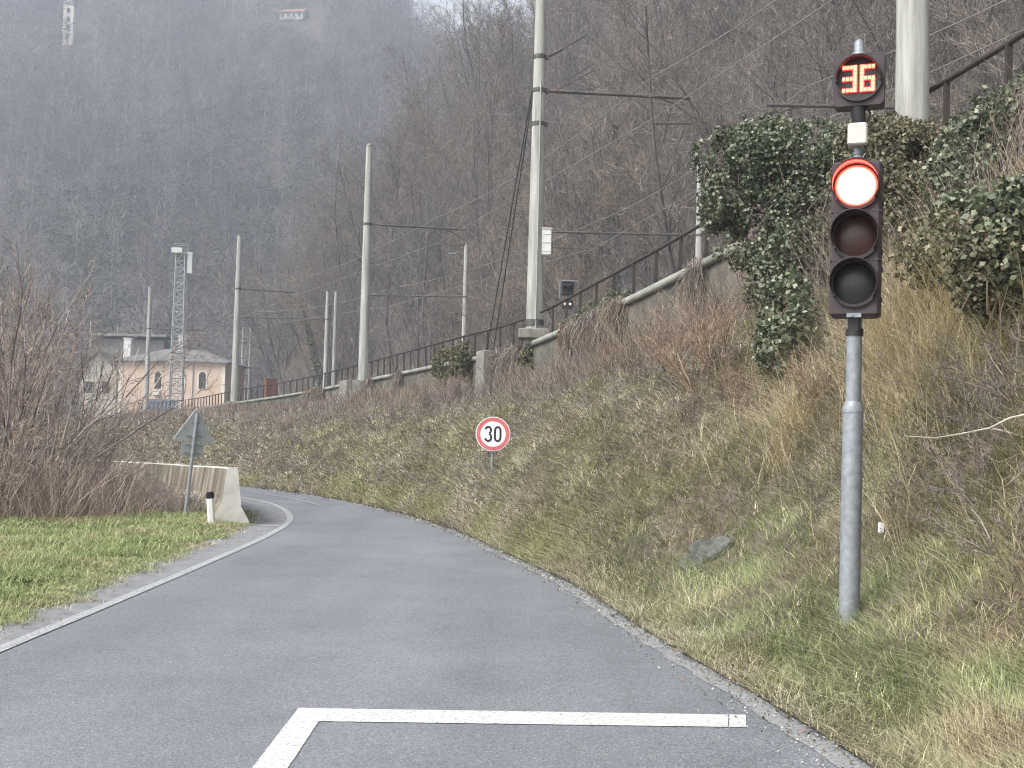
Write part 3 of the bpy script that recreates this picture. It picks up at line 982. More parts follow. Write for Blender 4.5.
t = rng.uniform(40, 230, n); T0 = t.astype(int); fr = (t - T0)[:, None]
C = RC[T0] * (1 - fr) + RC[T0 + 1] * fr
dd = 0.22 - np.abs(rng.normal(0, 0.16, n))
Tn = unit(RC[T0 + 1][:, :2] - RC[T0][:, :2])
P = C.copy(); P[:, 0] += Tn[:, 1] * dd; P[:, 1] -= Tn[:, 0] * dd; P[:, 2] = 0.014
D = np.hypot(P[:, 0], P[:, 1])
stuff("fallen_leaves", leaves(P, np.maximum(0.02, D * 0.0012) * rng.uniform(0.6, 1.3, n), rng, 2.0), M['bramble_leaf'], "dead leaves blown along the right edge of the road", "leaves")
# fringe of grass along the foot of the bank
n = 42000
t = rng.uniform(40, 330, n); u = np.abs(rng.normal(0, 0.035, n))
P = bank_pt(t, u); D = np.hypot(P[:, 0], P[:, 1])
ok = in_view(P[:, 0], P[:, 1]) & (P[:, 1] < 60)
P, D = P[ok], D[ok]; n = len(P)
stuff("fringe_grass", blades(P, np.tile([-0.3, 0, 0.95], (n, 1)), rng.uniform(0.04, 0.17, n) * np.interp(D, [8, 20], [0.7, 1.3]), np.maximum(0.007, D * 0.0007) * rng.uniform(0.6, 1.4, n), rng.uniform(0.4, 1.8, n), rng, 2, 0.6), M['grass_dry'],
      "fringe of tan grass along the foot of the bank at the edge of the road", "grass")
# bramble canes and thin dead stems toward the top of the bank
P, N, D, U = bank_scatter(72000, 0.42, 1.0, 3.0, 100, rng, 1.2, 0.75)
nz = fbm(P[:, 0] * 0.5, P[:, 1] * 0.5, 81)
kp = rng.random(len(P)) < np.clip((U - 0.52) * 2.4 + (nz - 0.5) * 1.6, 0.02, 1)
ppx = 512 + FPX * P[:, 0] / P[:, 1]
ppy = 440 - FPX * (P[:, 2] - CAM_H) / P[:, 1] + (ppx - 512) * 0.0218
kp &= ~((ppx > 915) & (ppy < 330) & (D < 17) & (rng.random(len(P)) < 0.85))
kp &= ~((ppx > 466) & (ppx < 508) & (D > 30) & (D < 46) & (U > 0.45) & (rng.random(len(P)) < 0.9))
kp &= ~((ppx > 735) & (ppx < 840) & (D > 13) & (D < 21) & (U > 0.55) & (rng.random(len(P)) < 0.85))
P, N, D, U = P[kp], N[kp], D[kp], U[kp]
n = len(P)
hh = rng.uniform(0.25, 1.15, n) * (0.5 + nz[kp]) * np.clip((U - 0.30) * 2.2, 0.35, 1.0) * np.where(D > 22, np.interp(U, [0.7, 0.9, 1.0], [0.9, 0.75, 0.7]), 1.0)
tip = P + np.stack([rng.normal(0, 0.35, n) * hh - 0.1 * hh, rng.normal(0, 0.35, n) * hh, hh], 1)
bend = rng.normal(0, 0.09, (n, 3)) * hh[:, None]
rr = np.maximum(0.0032, D * 0.00022)
stuff("bramble_undergrowth", sticks(P - np.array([0, 0, 0.03]), tip, rr, rr * 0.5, 3, bend), M['bramble'],
      "tangle of brown bramble canes and dead stems below the railing", "undergrowth")
q = rng.random(n) < 0.8
k = rng.uniform(0.3, 1.0, (n, 1))
lp = (P * (1 - k) + tip * k + rng.normal(0, 0.06, (n, 3)))[q]
stuff("bramble_leaves", leaves(lp, np.maximum(0.024, D[q] * 0.0009) * rng.uniform(0.6, 1.3, q.sum()), rng), M['bramble_leaf'],
      "withered bramble leaves scattered through the canes on the bank", "undergrowth")
# dry creepers spilling over the coping
n = 15000
t = rng.uniform(90, 330, n); T0 = t.astype(int); fr = (t - T0)[:, None]
LE = offset(LC, -0.33)
C = LE[T0] * (1 - fr) + LE[T0 + 1] * fr
nz = fbm(C[:, 1] * 0.55, C[:, 0] * 0.55, 131)
kp = (nz > 0.57) & in_view(C[:, 0], C[:, 1]) & (C[:, 1] < 75)
C, nz = C[kp], nz[kp]; n = len(C)
D = np.hypot(C[:, 0], C[:, 1])
top = C + np.stack([rng.normal(0, 0.06, n), rng.normal(0, 0.06, n), rng.uniform(-0.25, 0.10, n)], 1)
dn = np.stack([-np.abs(rng.normal(0.12, 0.12, n)), rng.normal(-0.05, 0.16, n), -rng.uniform(0.2, 1.3, n) * np.clip((nz - 0.42) * 5, 0.3, 1)], 1)
rr = np.maximum(0.0035, D * 0.00024)
V1 = sticks(top, top + dn, rr, rr * 0.5, 3, rng.normal(0, 0.08, (n, 3)))
k = rng.uniform(0, 1, (n, 1))
lp = top + dn * k + rng.normal(0, 0.06, (n, 3))
stuff("creepers", V1, M['bramble'], "bare brown creepers hanging over the coping of the retaining wall", "undergrowth")
stuff("creeper_leaves", leaves(lp, np.maximum(0.03, D * 0.0013) * rng.uniform(0.6, 1.4, n), rng), M['creeper_leaf'], "olive and withered creeper leaves hanging over the coping of the retaining wall", "undergrowth")
# tall pale straw on the slope right of the signal
P, N, D, U = bank_scatter(5200, 0.3, 0.9, 4.5, 14, rng, 0.6)
nz = fbm(P[:, 0] * 0.9 + 5, P[:, 1] * 0.9, 91)
kp = nz > 0.52
P, N, D = P[kp], N[kp], D[kp]
n = len(P)
stuff("tall_straw", blades(P, N, rng.uniform(0.25, 0.75, n) * (0.3 + nz[kp]), np.full(n, 0.0065), rng.uniform(0.1, 0.9, n), rng, 3), M['straw'],
      "tall pale straw stalks standing on the slope behind the traffic light", "grass")

# green grass on the left verge
n = 150000
d = 0.02 + rng.uniform(0, 1, n) ** 1.3 * 11.0
t = rng.uniform(60, 290, n)
T0 = np.clip(t.astype(int), 0, NT - 2)
fr = (t - T0)[:, None]
C = sh_edge[T0] * (1 - fr) + sh_edge[T0 + 1] * fr
Tn = unit(sh_edge[T0 + 1][:, :2] - sh_edge[T0][:, :2])
P = C.copy()
P[:, 0] -= Tn[:, 1] * d; P[:, 1] += Tn[:, 0] * d
P[:, 2] = 0.012 + np.minimum(d, 1) * 0.05 + (fbm(P[:, 0] * 0.8, P[:, 1] * 0.8, 5) - 0.45) * 0.05 * np.minimum(d / 1.2, 1)
dist = np.hypot(P[:, 0], P[:, 1])
kp = in_view(P[:, 0], P[:, 1], 330) & (P[:, 1] < 24) & (rng.random(n) < np.minimum(d / 0.25 + 0.25, 1))
P, dist, dd = P[kp], dist[kp], d[kp]
n = len(P)
h = rng.uniform(0.04, 0.13, n) * (0.5 + 1.0 * fbm(P[:, 0] * 1.3, P[:, 1] * 1.3, 15)) * np.minimum(0.5 + dd, 1.15)
stuff("meadow_grass", blades(P, np.tile([0, 0, 1.0], (n, 1)), h, np.maximum(0.009, dist * 0.0007) * rng.uniform(0.6, 1.4, n), rng.uniform(0.4, 1.6, n), rng, 2, 0.5, 0.0),
      M['grass_green'], "fresh green grass verge along the left shoulder of the road", "grass")

# frayed tan grass where the left verge meets the shoulder
n = 26000
dd = rng.normal(0.10, 0.16, n)
t = rng.uniform(60, 290, n)
T0 = np.clip(t.astype(int), 0, NT - 2); fr = (t - T0)[:, None]
C = sh_edge[T0] * (1 - fr) + sh_edge[T0 + 1] * fr
Tn = unit(sh_edge[T0 + 1][:, :2] - sh_edge[T0][:, :2])
dd = dd + (fbm(C[:, 0] * 2.2, C[:, 1] * 2.2, 17) - 0.5) * 0.5
P = C.copy(); P[:, 0] -= Tn[:, 1] * dd; P[:, 1] += Tn[:, 0] * dd; P[:, 2] = 0.008
dist = np.hypot(P[:, 0], P[:, 1])
ok = in_view(P[:, 0], P[:, 1], 330) & (P[:, 1] < 24)
P, dist = P[ok], dist[ok]; n = len(P)
stuff("frayed_grass", blades(P, np.tile([0, 0, 1.0], (n, 1)), rng.uniform(0.02, 0.085, n), np.maximum(0.008, dist * 0.0006), rng.uniform(0.6, 2.2, n), rng, 2, 0.6), M['grass_mix'],
      "short yellowed grass creeping onto the left shoulder of the road", "grass")

# ------------------------------------------------------------------ scrub over the hillside and along its foot
n = 46000
x, y = rng.uniform(-40, 60, n * 6), rng.uniform(14, 160, n * 6)
s = poly_sdf(x, y)
ok = (s > -2.5) & (s < 26) & in_view(x, y)
x, y, s = x[ok], y[ok], s[ok]
w = 1 / np.maximum(np.hypot(x, y), 20) ** 0.8
idx = rng.choice(len(x), n, replace=True, p=w / w.sum())
x, y = x[idx] + rng.normal(0, 0.4, n), y[idx] + rng.normal(0, 0.4, n)
z = hill_z(x, y)
D = np.hypot(x, y)
P = np.stack([x, y, z - 0.1], 1)
hh = rng.uniform(0.5, 2.8, n) * (0.4 + fbm(x * 0.15, y * 0.15, 95))
tip = P + np.stack([rng.normal(-0.1, 0.3, n) * hh, rng.normal(0, 0.3, n) * hh, hh], 1)
rr = np.maximum(0.005, D * 0.00020)
stuff("hillside_scrub", sticks(P, tip, rr, rr * 0.4, 3, rng.normal(0, 0.1, (n, 3)) * hh[:, None]), M['hill_scrub'],
      "brown leafless scrub covering the foot of the wooded slope beyond the railway", "undergrowth")

# ------------------------------------------------------------------ bare trees on the near hill
protos = []
specs = [(15, 1.15, 0.0, 16, 8, 9, 2, 0.15), (17, 1.0, -0.05, 20, 7, 9, 1, 0.22), (14, 1.25, -0.14, 14, 8, 9, 3, 0.12), (16, 1.1, 0.08, 18, 8, 9, 2, 0.18), (13, 1.3, 0.0, 12, 8, 9, 4, 0.10), (17, 0.95, 0.05, 22, 7, 9, 2, 0.22)]
for q, (H, sp, ln, n1, n2, n3, fk, cl) in enumerate(specs):
    protos.append((H, tree_meshes("bare_tree", 300 + q, H, sp, ln, n1, n2, n3, fk, cl, 0.012)))
cand_x, cand_y = rng.uniform(-40, 75, 9000), rng.uniform(16, 190, 9000)
s = poly_sdf(cand_x, cand_y)
ok = (s > 0.6) & (s < 34) & in_view(cand_x, cand_y, 40)
cand = np.stack([cand_x[ok], cand_y[ok]], 1); cs = s[ok]
order = np.argsort(np.hypot(cand[:, 0], cand[:, 1]) + rng.uniform(0, 45, len(cand)))
chosen = []
for k in order:
    pnt = cand[k]
    md = 2.1 + 0.018 * pnt[1]
    if all((pnt[0] - c[0]) ** 2 + (pnt[1] - c[1]) ** 2 > md * md for c in chosen):
        chosen.append((pnt[0], pnt[1]))
    if len(chosen) >= 286: break
IVY_TRUNKS = []
first = {}
for k, (x, y) in enumerate(chosen):
    q = int(rng.integers(0, len(protos)))
    H, (tm, cm) = protos[q]
    z = float(hill_z(x, y)) - 0.25
    sc = float(rng.uniform(0.75, 1.15)) * (1.0 + 0.0012 * y)
    if q not in first:
        root = empty("bare_tree", (x, y, z), float(rng.uniform(0, 6.28)))
        root.scale = (sc, sc, sc)
        tag(root, "leafless grey brown tree standing among many alike in the woods above the railway", "tree", "bare trees on the wooded slope above the railway")
        link("trunk", tm, M['bark'], root)
        link("crown", cm, M['twig_ochre'] if q in (2, 4) else M['twig'], root)
        first[q] = root
    else:
        root = copy_tree(first[q], (x, y, z), float(rng.uniform(0, 6.28)), sc)
bpy.context.view_layer.update()

# woods farther up the slope, one mass
def wood_mass(xs, ys, zs, rng, H, ntw, tw, wid):
    n = len(xs)
    base = np.stack([xs, ys, zs], 1)
    Hs = H * rng.uniform(0.7, 1.2, n)
    top = base + np.stack([rng.normal(0, 0.6, n), rng.normal(0, 0.6, n), Hs], 1)
    parts = [sticks(base, top, 0.16 * wid / 0.07, 0.03 * wid / 0.07, 3)]
    m = n * ntw
    b = np.repeat(np.arange(n), ntw)
    f = rng.uniform(0.25, 1.0, m)
    st = base[b] * (1 - f[:, None]) + top[b] * f[:, None]
    az = rng.uniform(0, 2 * PI, m)
    el = rng.uniform(0.3, 1.15, m)
    R = Hs[b] * 0.30 * np.sqrt(np.clip(1 - ((f - 0.6) / 0.55) ** 2, 0.05, 1))
    r1 = rng.uniform(0.0, 0.75, m) * R
    dv = np.stack([np.cos(az) * np.cos(el), np.sin(az) * np.cos(el), np.sin(el)], 1)
    p0 = st + dv * r1[:, None]
    dv2 = unit(dv + rng.normal(0, 0.35, (m, 3)))
    p1 = p0 + dv2 * (rng.uniform(0.4, 1.0, m) * tw * Hs[b])[:, None]
    parts.append(sticks(p0, p1, wid * rng.uniform(0.5, 1.2, m), wid * 0.3, 3))
    return merge(parts)


x, y = rng.uniform(-45, 130, 9000), rng.uniform(30, 290, 9000)
s = poly_sdf(x, y)
z = hill_z(x, y)
ok = (s > 26) & in_view(x, y, 60) & (z < 125)
x, y, z = x[ok][:650], y[ok][:650], z[ok][:650]
stuff("upper_wood", wood_mass(x, y, z - 0.3, rng, 15, 190, 0.16, 0.035), M['twig'], "dense bare woodland on the upper part of the near slope", "woods")

# far wood
n = 15000
x, y = rng.uniform(-420, 260, n), rng.uniform(186, 560, n)
z = far_z(x, y)
ok = in_view(x, y, 60) & (poly_sdf(x, y) < 0)
mead = [(at(255, 14, 10).x / 10)]
px = 512 + FPX * x / y
py = 440 - FPX * (z - CAM_H) / y - (512 - px) * 0.0218
clearing = (px > 195) & (px < 335) & (py > 12) & (py < 26)
ok &= ~((px > 55) & (px < 81) & (py > 18) & (py < 92)) & ~((px > 272) & (px < 316) & (py > 8) & (py < 60))
ok &= ~clearing & ~((py < -60))
x, y, z = x[ok], y[ok], z[ok]
sel = rng.permutation(len(x))[:5600]
x, y, z = x[sel], y[sel], z[sel]
ev = (fbm(x * 0.013, y * 0.013, 121, 3) > 0.59) & (rng.random(len(x)) < 0.5)
stuff("far_wood", wood_mass(x[~ev], y[~ev], z[~ev] - 0.5, rng, 15, 85, 0.17, 0.085), M['far_twig'], "hazy leafless woodland covering the far hillside", "woods")
b = np.stack([x[ev], y[ev], z[ev]], 1)
m = len(b) * 260
bi = np.repeat(np.arange(len(b)), 260)
f = rng.uniform(0, 1, m) ** 0.8
az = rng.uniform(0, 2 * PI, m)
Hh = rng.uniform(8, 15, len(b))[bi]
rad = np.sqrt(np.clip(1 - ((f - 0.45) / 0.58) ** 2, 0, 1)) * Hh * 0.30 * rng.uniform(0.2, 1, m) + 0.2
lp = b[bi] + np.stack([np.cos(az) * rad, np.sin(az) * rad, Hh * (0.08 + 0.92 * f)], 1)
stuff("far_evergreens", leaves(lp, rng.uniform(0.3, 0.65, m), rng, 0.6), M['far_green'], "dark evergreen clumps scattered over the far hillside", "woods")

# ------------------------------------------------------------------ railing along the ledge
def railing():
    k0, k1 = 30, NT - 12
    C = offset(LC, 0.02)[k0:k1]
    O = Vector(C[120])
    r = empty("railing", O)
    tag(r, "long dark steel railing climbing along the ledge above the grass bank", "railing")
    top = [Vector(p) + Vector((0, 0, 0.90)) - O for p in C[::3]]
    mb = MB(); mb.tube(top, 0.038, 6); mb.build("top_rail", M['rail'], r)
    mb = MB(); mb.tube([p - Vector((0, 0, 0.83)) for p in top], 0.014, 5); mb.build("bottom_rail", M['rail'], r)
    seg = np.linalg.norm(np.diff(C[:, :2], axis=0), axis=1); s = np.concatenate([[0], np.cumsum(seg)])
    mb = MB(); mb.box((0, 0, 0.44), (0.07, 0.07, 0.90)); mb.box((0, 0, 0.012), (0.14, 0.14, 0.022))
    pm = mb.mesh("post")
    n = 0
    d = 0.6
    while d < s[-1] and n < 98:
        P = [np.interp(d, s, C[:, q]) for q in range(3)]
        if P[1] > 7:
            o = link("post", pm, M['rail'], r)
            o.location = Vector(P) - O
            o.rotation_euler = (random.gauss(0, 0.012), random.gauss(0, 0.012), 0)
            n += 1
        d += 1.35


railing()


# ------------------------------------------------------------------ catenary poles
def catenary_pole(base, H, r0, r1, label, arm=None, arm_dir=(1, 0, 0), arm_len=4.6, arm_z=7.8, lean=0.0, plinth=0.0, detail=True, group="concrete catenary poles along the railway", stays=False, box=False, name="catenary_pole", lamp=False):
    r = empty(name, base)
    tag(r, label, "pole", group)
    r.rotation_euler = (random.gauss(0, 0.003), lean, 0)
    mb = MB()
    n = 9
    mb.tube([(0, 0, -0.4 + (H + 0.4) * k / n) for k in range(n + 1)], [r0 + (r1 - r0) * k / n for k in range(n + 1)], 14)
    mb.build("shaft", M['pole_concrete'], r)
    mb = MB(); mb.tube([(0, 0, H), (0, 0, H + 0.04), (0, 0, H + 0.13)], [r1 * 1.12, r1 * 1.12, r1 * 0.6], 14); mb.build("cap", M['concrete'], r)
    if plinth:
        mb = MB(); mb.box((0, 0, -plinth / 2 + 0.04), (r0 * 2 + 0.42, r0 * 2 + 0.42, plinth), None, 0.03); mb.build("plinth", M['concrete'], r)
    rz = lambda z: r0 + (r1 - r0) * z / H
    A = Vector(arm_dir).normalized()
    if arm:
        def clamp(z):
            mb = MB(); mb.tube([(0, 0, z - 0.06), (0, 0, z + 0.06)], rz(z) + 0.022, 14)
            mb.box(A * (rz(z) + 0.03) + Vector((0, 0, z)), (0.16, 0.10, 0.13))
            mb.build("clamp", M['arm_steel'], r)
        clamp(arm_z)
        a = MB()
        s0 = A * rz(arm_z) + Vector((0, 0, arm_z))
        a.tube([s0, s0 + A * 0.12], 0.05, 8)
        a.tube([s0 + A * 0.55, s0 + A * arm_len + Vector((0, 0, -0.06))], 0.06, 8)
        ao = a.build("arm", M['arm_steel'], r)
        ins = MB()
        for q in range(7):
            p = s0 + A * (0.13 + q * 0.062)
            ins.tube([p, p + A * 0.03, p + A * 0.06], [0.035, 0.075, 0.035], 10)
        ins.build("insulator", M['ceramic'], ao)
        e = s0 + A * (arm_len * 0.72)
        m = MB()
        m.box(e, (0.16, 0.12, 0.16))
        m.tube([e, e + A * arm_len * 0.16 + Vector((0, 0, -0.22)), e + A * arm_len * 0.29 + Vector((0, 0, -0.62)), e + A * arm_len * 0.30 + Vector((0, 0, -0.85))], 0.032, 6)
        m.tube([e + A * arm_len * 0.30 + Vector((0, 0, -0.85)), e + A * arm_len * 0.02 + Vector((0, 0, -0.90))], 0.03, 6)
        m.tube([e + Vector((0, 0, 0.08)), e + Vector((0, 0, 0.62))], [0.03, 0.016], 6)
        m.build("registration_arm", M['arm_steel'], ao)
        if stays:
            clamp(arm_z + 1.05); clamp(arm_z - 1.05)
            up = s0 + Vector((0, 0, 1.05))
            m = MB()
            m.tube([up, up + A * 0.5 + Vector((0, 0, 0.28))], 0.045, 8)
            m.tube([up + A * 0.5 + Vector((0, 0, 0.28)), up + A * 1.25 + Vector((0, 0.1, 0.8))], 0.022, 6)
            m.tube([up + A * 1.25 + Vector((0, 0.1, 0.8)), e + Vector((0, 0, 0.1))], 0.010, 5)
            m.build("upper_stay", M['arm_steel'], ao)
            m = MB()
            lo = s0 + A * 0.3 + Vector((0, 0, 0.02))
            m.tube([lo, lo + A * 0.55 + Vector((0, 0.1, 0.32)), lo + A * 1.2 + Vector((0, 0.2, 0.75))], 0.022, 6)
            m.tube([lo + A * 0.35 + Vector((0, 0.1, 0.38)), lo + A * 1.2 + Vector((0, 0.2, 0.95))], 0.018, 6)
            m.build("lower_stay", M['arm_steel'], ao)
    if box:
        m = MB(); m.box((rz(3.0) + 0.09, -0.05, 2.72), (0.30, 0.26, 0.80), None, 0.02); m.box((rz(3.0) + 0.09, -0.05, 3.14), (0.34, 0.30, 0.03))
        for q in range(3): m.box((rz(3.0) + 0.09, -0.185, 2.45 + q * 0.26), (0.26, 0.02, 0.02))
        m.build("equipment_box", M['white_box'], r)
        m = MB(); m.tube([(0.04, -rz(1) - 0.022, 0.05), (0.05, -rz(4) - 0.022, 4.2), (0.05, -rz(8) - 0.022, 7.7)], 0.022, 6); m.build("cable_duct", M['galv_dark'], r)
        m = MB(); m.tube([(0, 0, 0.16), (0, 0, 0.34)], r0 + 0.035, 14); m.build("base_band", M['arm_steel'], r)
    if lamp:
        m = MB(); m.tube([(-r1, 0, H - 0.75), (-0.5, 0, H - 0.62), (-0.75, 0, H - 0.62)], 0.03, 6); lo = m.build("lamp_bracket", M['arm_steel'], r)
        m = MB(); m.box((-1.05, 0, H - 0.62), (0.65, 0.24, 0.12), None, 0.03); m.build("lamp_head", M['galv'], lo)
    return r


def unit2(a, b): return Vector((b[0] - a[0], b[1] - a[1], 0)).normalized()


P905 = at(912, 120, 15.6); P905.z = 5.3
P535 = at(534, 331, 35); P365 = at(363, 381, 58); P237 = at(234, 402, 85); P148 = at(146, 406, 115)
near_arm = Vector((0.96, 0.28, 0)); dz_arm = lambda P: 12.38 - P.z
catenary_pole(P905, 11.6, 0.232, 0.17, "stout pale concrete pole rising behind the traffic light out of the ivy", arm=True, arm_dir=(1, 0.1, 0), arm_z=7.1, plinth=0.0)
catenary_pole(P535, 11.4, 0.262, 0.155, "tall pale pole with a cabinet and guy cables beside the middle of the railing", arm=True, arm_dir=(1, 0.05, 0), arm_len=4.5, arm_z=dz_arm(P535), stays=True, box=True, plinth=0.3)
catenary_pole(P365, 16.36 - P365.z, 0.265, 0.16, "tall plain concrete pole on its own block left of the round speed sign", arm=True, arm_dir=(1, 0.12, 0), arm_len=4.7, arm_z=dz_arm(P365), lean=0.0, plinth=1.6)
catenary_pole(P237, 16.32 - P237.z, 0.27, 0.17, "concrete pole rising just right of the salmon station building", arm=True, arm_dir=(0.95, 0.2, 0), arm_len=4.0, arm_z=dz_arm(P237), plinth=0.3)
catenary_pole(P148, 16.1 - P148.z, 0.25, 0.17, "slender pole in front of the salmon station left of the lattice mast", arm=True, arm_dir=(1, 0.1, 0), arm_len=5.6, arm_z=dz_arm(P148) - 0.4)
for (px, Y, lab, al, ad, lamp, top) in (
        (914, 36.0, "concrete pole across the tracks hidden behind the stout ivy pole", 4.6, (-1, -0.05, 0), False, 16.1),
        (697, 59.0, "pale pole across the tracks half hidden by the ivy canopy", 7.4, (-1, -0.05, 0), False, 16.05),
        (463, 87.0, "slim pole with a street lamp across the tracks", 7.6, (-1, -0.05, 0), True, 16.28),
        (325, 106.0, "left one of the close pair of slim poles beyond the railing", 8.6, (-1, -0.1, 0), False, 14.9),
        (333.5, 107.0, "right one of the close pair of slim poles beyond the railing", 0, None, False, 15.0)):
    b = at(px, 384, Y); b.z = 4.35
    catenary_pole(b, top - b.z, 0.22, 0.15, lab, arm=al > 0, arm_dir=ad or (1, 0, 0), arm_len=max(al, 1), arm_z=dz_arm(b), lamp=lamp)
far36 = at(914, 384, 36.0)
for (px, Y, top, lab) in ((241.5, 152.0, 15.6, "thin grey mast beyond the station on the left of two"), (249, 153.0, 16.4, "thin grey mast beyond the station on the right of two"),
                          (89, 154.0, 16.2, "distant slim pole behind the bare shrubs left of the station")):
    b = at(px, 384, Y); b.z = 4.0
    catenary_pole(b, top - b.z, 0.20, 0.14, lab, arm=(px == 241.5), arm_dir=(-1, 0, 0), arm_len=5, arm_z=7.6)

# guy cables of the tall pole, anchored on the wall pilaster
anc, _ = on_ledge(38.6, -0.5)
g = empty("guy_cables", anc)
tag(g, "pair of black guy cables slanting from the tall pole to the wall", "cable")
for (dz, off, dx) in ((12.45, 0.0, -0.2), (12.30, 0.22, -0.18)):
    m = MB(); m.tube([Vector((off, 0, 0.05)), Vector((P535.x + dx, P535.y, dz)) - Vector(anc)], 0.022, 6)
    m.build("cable", M['cable'], g)


# overhead wires
def wire(pts, sag, rad, label):
    path = []
    for a, b in zip(pts[:-1], pts[1:]):
        for k in range(9):
            t = k / 9
            q = Vector(a).lerp(Vector(b), t); q.z -= sag * 4 * t * (1 - t)
            path.append(q)
    path.append(Vector(pts[-1]))
    O = path[0].copy()
    m = MB(); m.tube([p - O for p in path], rad, 5)
    o = m.build("overhead_wire", M['wire'], None)
    o.location = O
    tag(o, label, "wire", "overhead railway wires")


nt = [Vector((P905.x + 3.4, P905.y - 16, 12.4)), Vector((P905.x + 3.6, P905.y, 12.4)), Vector((P535.x + 3.5, 35.2, 12.95)), Vector((P365.x + 3.6, 58.4, 12.95)), Vector((P237.x + 3.1, 85.5, 12.9)), Vector((P148.x + 4.2, 115.4, 12.6))]
wire(nt, 0.45, 0.017, "catenary wire carried by the arms of the poles beside the railing")
wire([p - Vector((0, 0, 1.35)) for p in nt], 0.0, 0.015, "contact wire below the arms of the poles beside the railing")
ft = [Vector((16, 14, 12.9)), Vector((far36.x - 3.5, 35.8, 12.95))] + [Vector((at(px, 384, Y).x - L, Y, 12.95)) for px, Y, L in ((697, 59, 5.4), (463, 87, 5.5), (325, 106, 6.2))]
wire(ft, 0.45, 0.017, "catenary wire carried by the arms of the poles across the tracks")
wire([p - Vector((0, 0, 1.35)) for p in ft], 0.0, 0.015, "contact wire below the arms of the poles across the tracks")
wire([Vector((P905.x + 0.1, P905.y - 14, 9.7)), Vector((P905.x + 0.4, P905.y + 0.3, 9.0)), Vector((far36.x - 0.2, 36, 11.4)), Vector((at(697, 384, 59).x, 59, 11.6))], 0.3, 0.012, "thin wire slanting up past the stout ivy pole toward the tracks")

# ------------------------------------------------------------------ traffic light
def disc(mb, c, R, r, depth, n=28, face=(0, -1, 0)):
    """short cylinder of radius r along -y starting at c"""
    ax, az = Vector((1, 0, 0)), Vector((0, 0, 1))
    mb.prism([(r * math.cos(2 * PI * k / n), r * math.sin(2 * PI * k / n)) for k in range(n)], c, R @ ax, R @ az, R @ Vector((0, -1, 0)), depth)


def ring(mb, c, ro, ri, depth, n=36):
    """annulus facing -y"""
    vs = []
    for k in range(n):
        a = 2 * PI * k / n
        for (rr, yy) in ((ro, 0), (ro, -depth), (ri, -depth), (ri, 0)):
            vs.append((c[0] + rr * math.cos(a), c[1] + yy, c[2] + rr * math.sin(a)))
    fs = []
    for k in range(n):
        j = (k + 1) % n
        for q in range(4):
            q2 = (q + 1) % 4
            fs.append((k * 4 + q, j * 4 + q, j * 4 + q2, k * 4 + q2))
    mb.add(vs, fs, False)


def visor(mb, c, r, length, thick=0.008, a0=-38, a1=218, n=30, low=0.45):
    """tunnel hood open below, longer at the top, facing -y"""
    vs = []
    for k in range(n + 1):
        a = math.radians(a0 + (a1 - a0) * k / n)
        L = length * (low + (1 - low) * (0.5 + 0.5 * math.sin(a)))
        tip = 0.985
        for rr, yy in ((r, 0), (r * tip, -L), (r * tip - thick, -L), (r - thick, 0)):
            vs.append((c[0] + rr * math.cos(a), c[1] + yy, c[2] + rr * math.sin(a)))
    fs = []
    for k in range(n):
        for q in range(4):
            q2 = (q + 1) % 4
            fs.append((k * 4 + q, k * 4 + 4 + q, k * 4 + 4 + q2, k * 4 + q2))
    fs += [(3, 2, 1, 0), (n * 4, n * 4 + 1, n * 4 + 2, n * 4 + 3)]
    mb.add(vs, fs, True)


def dome(mb, c, r, bulge, n=28, rings=5, r_in=0.0):
    vs, fs = [], []
    for q in range(rings + 1):
        t = r_in / r + (1 - r_in / r) * q / rings
        for k in range(n):
            a = 2 * PI * k / n
            vs.append((c[0] + r * t * math.cos(a), c[1] - bulge * (1 - t * t), c[2] + r * t * math.sin(a)))
    for q in range(rings):
        for k in range(n):
            j = (k + 1) % n
            fs.append((q * n + k, q * n + j, (q + 1) * n + j, (q + 1) * n + k))
    if r_in == 0: pass
    mb.add(vs, fs, True)


SIG = at(849, 622, 8.2)
tl = empty("traffic_light", (SIG.x, SIG.y, SIG.z))
tl.rotation_euler = (0, 0.0115, 0)
tag(tl, "traffic light on grey pole showing red beneath a 36 countdown display", "traffic light")
mb = MB()
mb.tube([(0, 0, -0.4), (0, 0, 1.46), (0, 0, 1.50)], [0.0715, 0.0715, 0.070], 20)
lower = mb.build("pole", M['galv'], tl)
mb = MB(); mb.tube([(0, 0, 1.48), (0, 0, 1.515), (0, 0, 1.56)], [0.074, 0.074, 0.056], 20); mb.build("pole_collar", M['galv'], lower)
mb = MB(); mb.tube([(0, 0, 1.52), (0, 0, 2.20)], 0.0535, 20); mb.build("upper_pole", M['galv'], tl)
FR = Matrix.Rotation(-0.36, 3, 'Z')


def placed(mbx, name, mat, parent, rot=FR):
    me = mbx.mesh(name)
    me.transform(rot.to_4x4())
    return link(name, me, mat, parent)


# clamp under the head
mb = MB(); mb.box((0, -0.01, 2.115), (0.085, 0.10, 0.13), None, 0.012); mb.tube([(0, 0, 2.03), (0, 0, 2.08)], 0.062, 16); placed(mb, "lower_bracket", M['black'], tl)
mb = MB(); mb.box((0, -0.075, 2.17), (0.10, 0.03, 0.03)); mb.tube([(-0.02, -0.09, 2.168), (-0.02, -0.115, 2.168)], 0.014, 8); placed(mb, "bracket_bolt", M['galv'], tl)
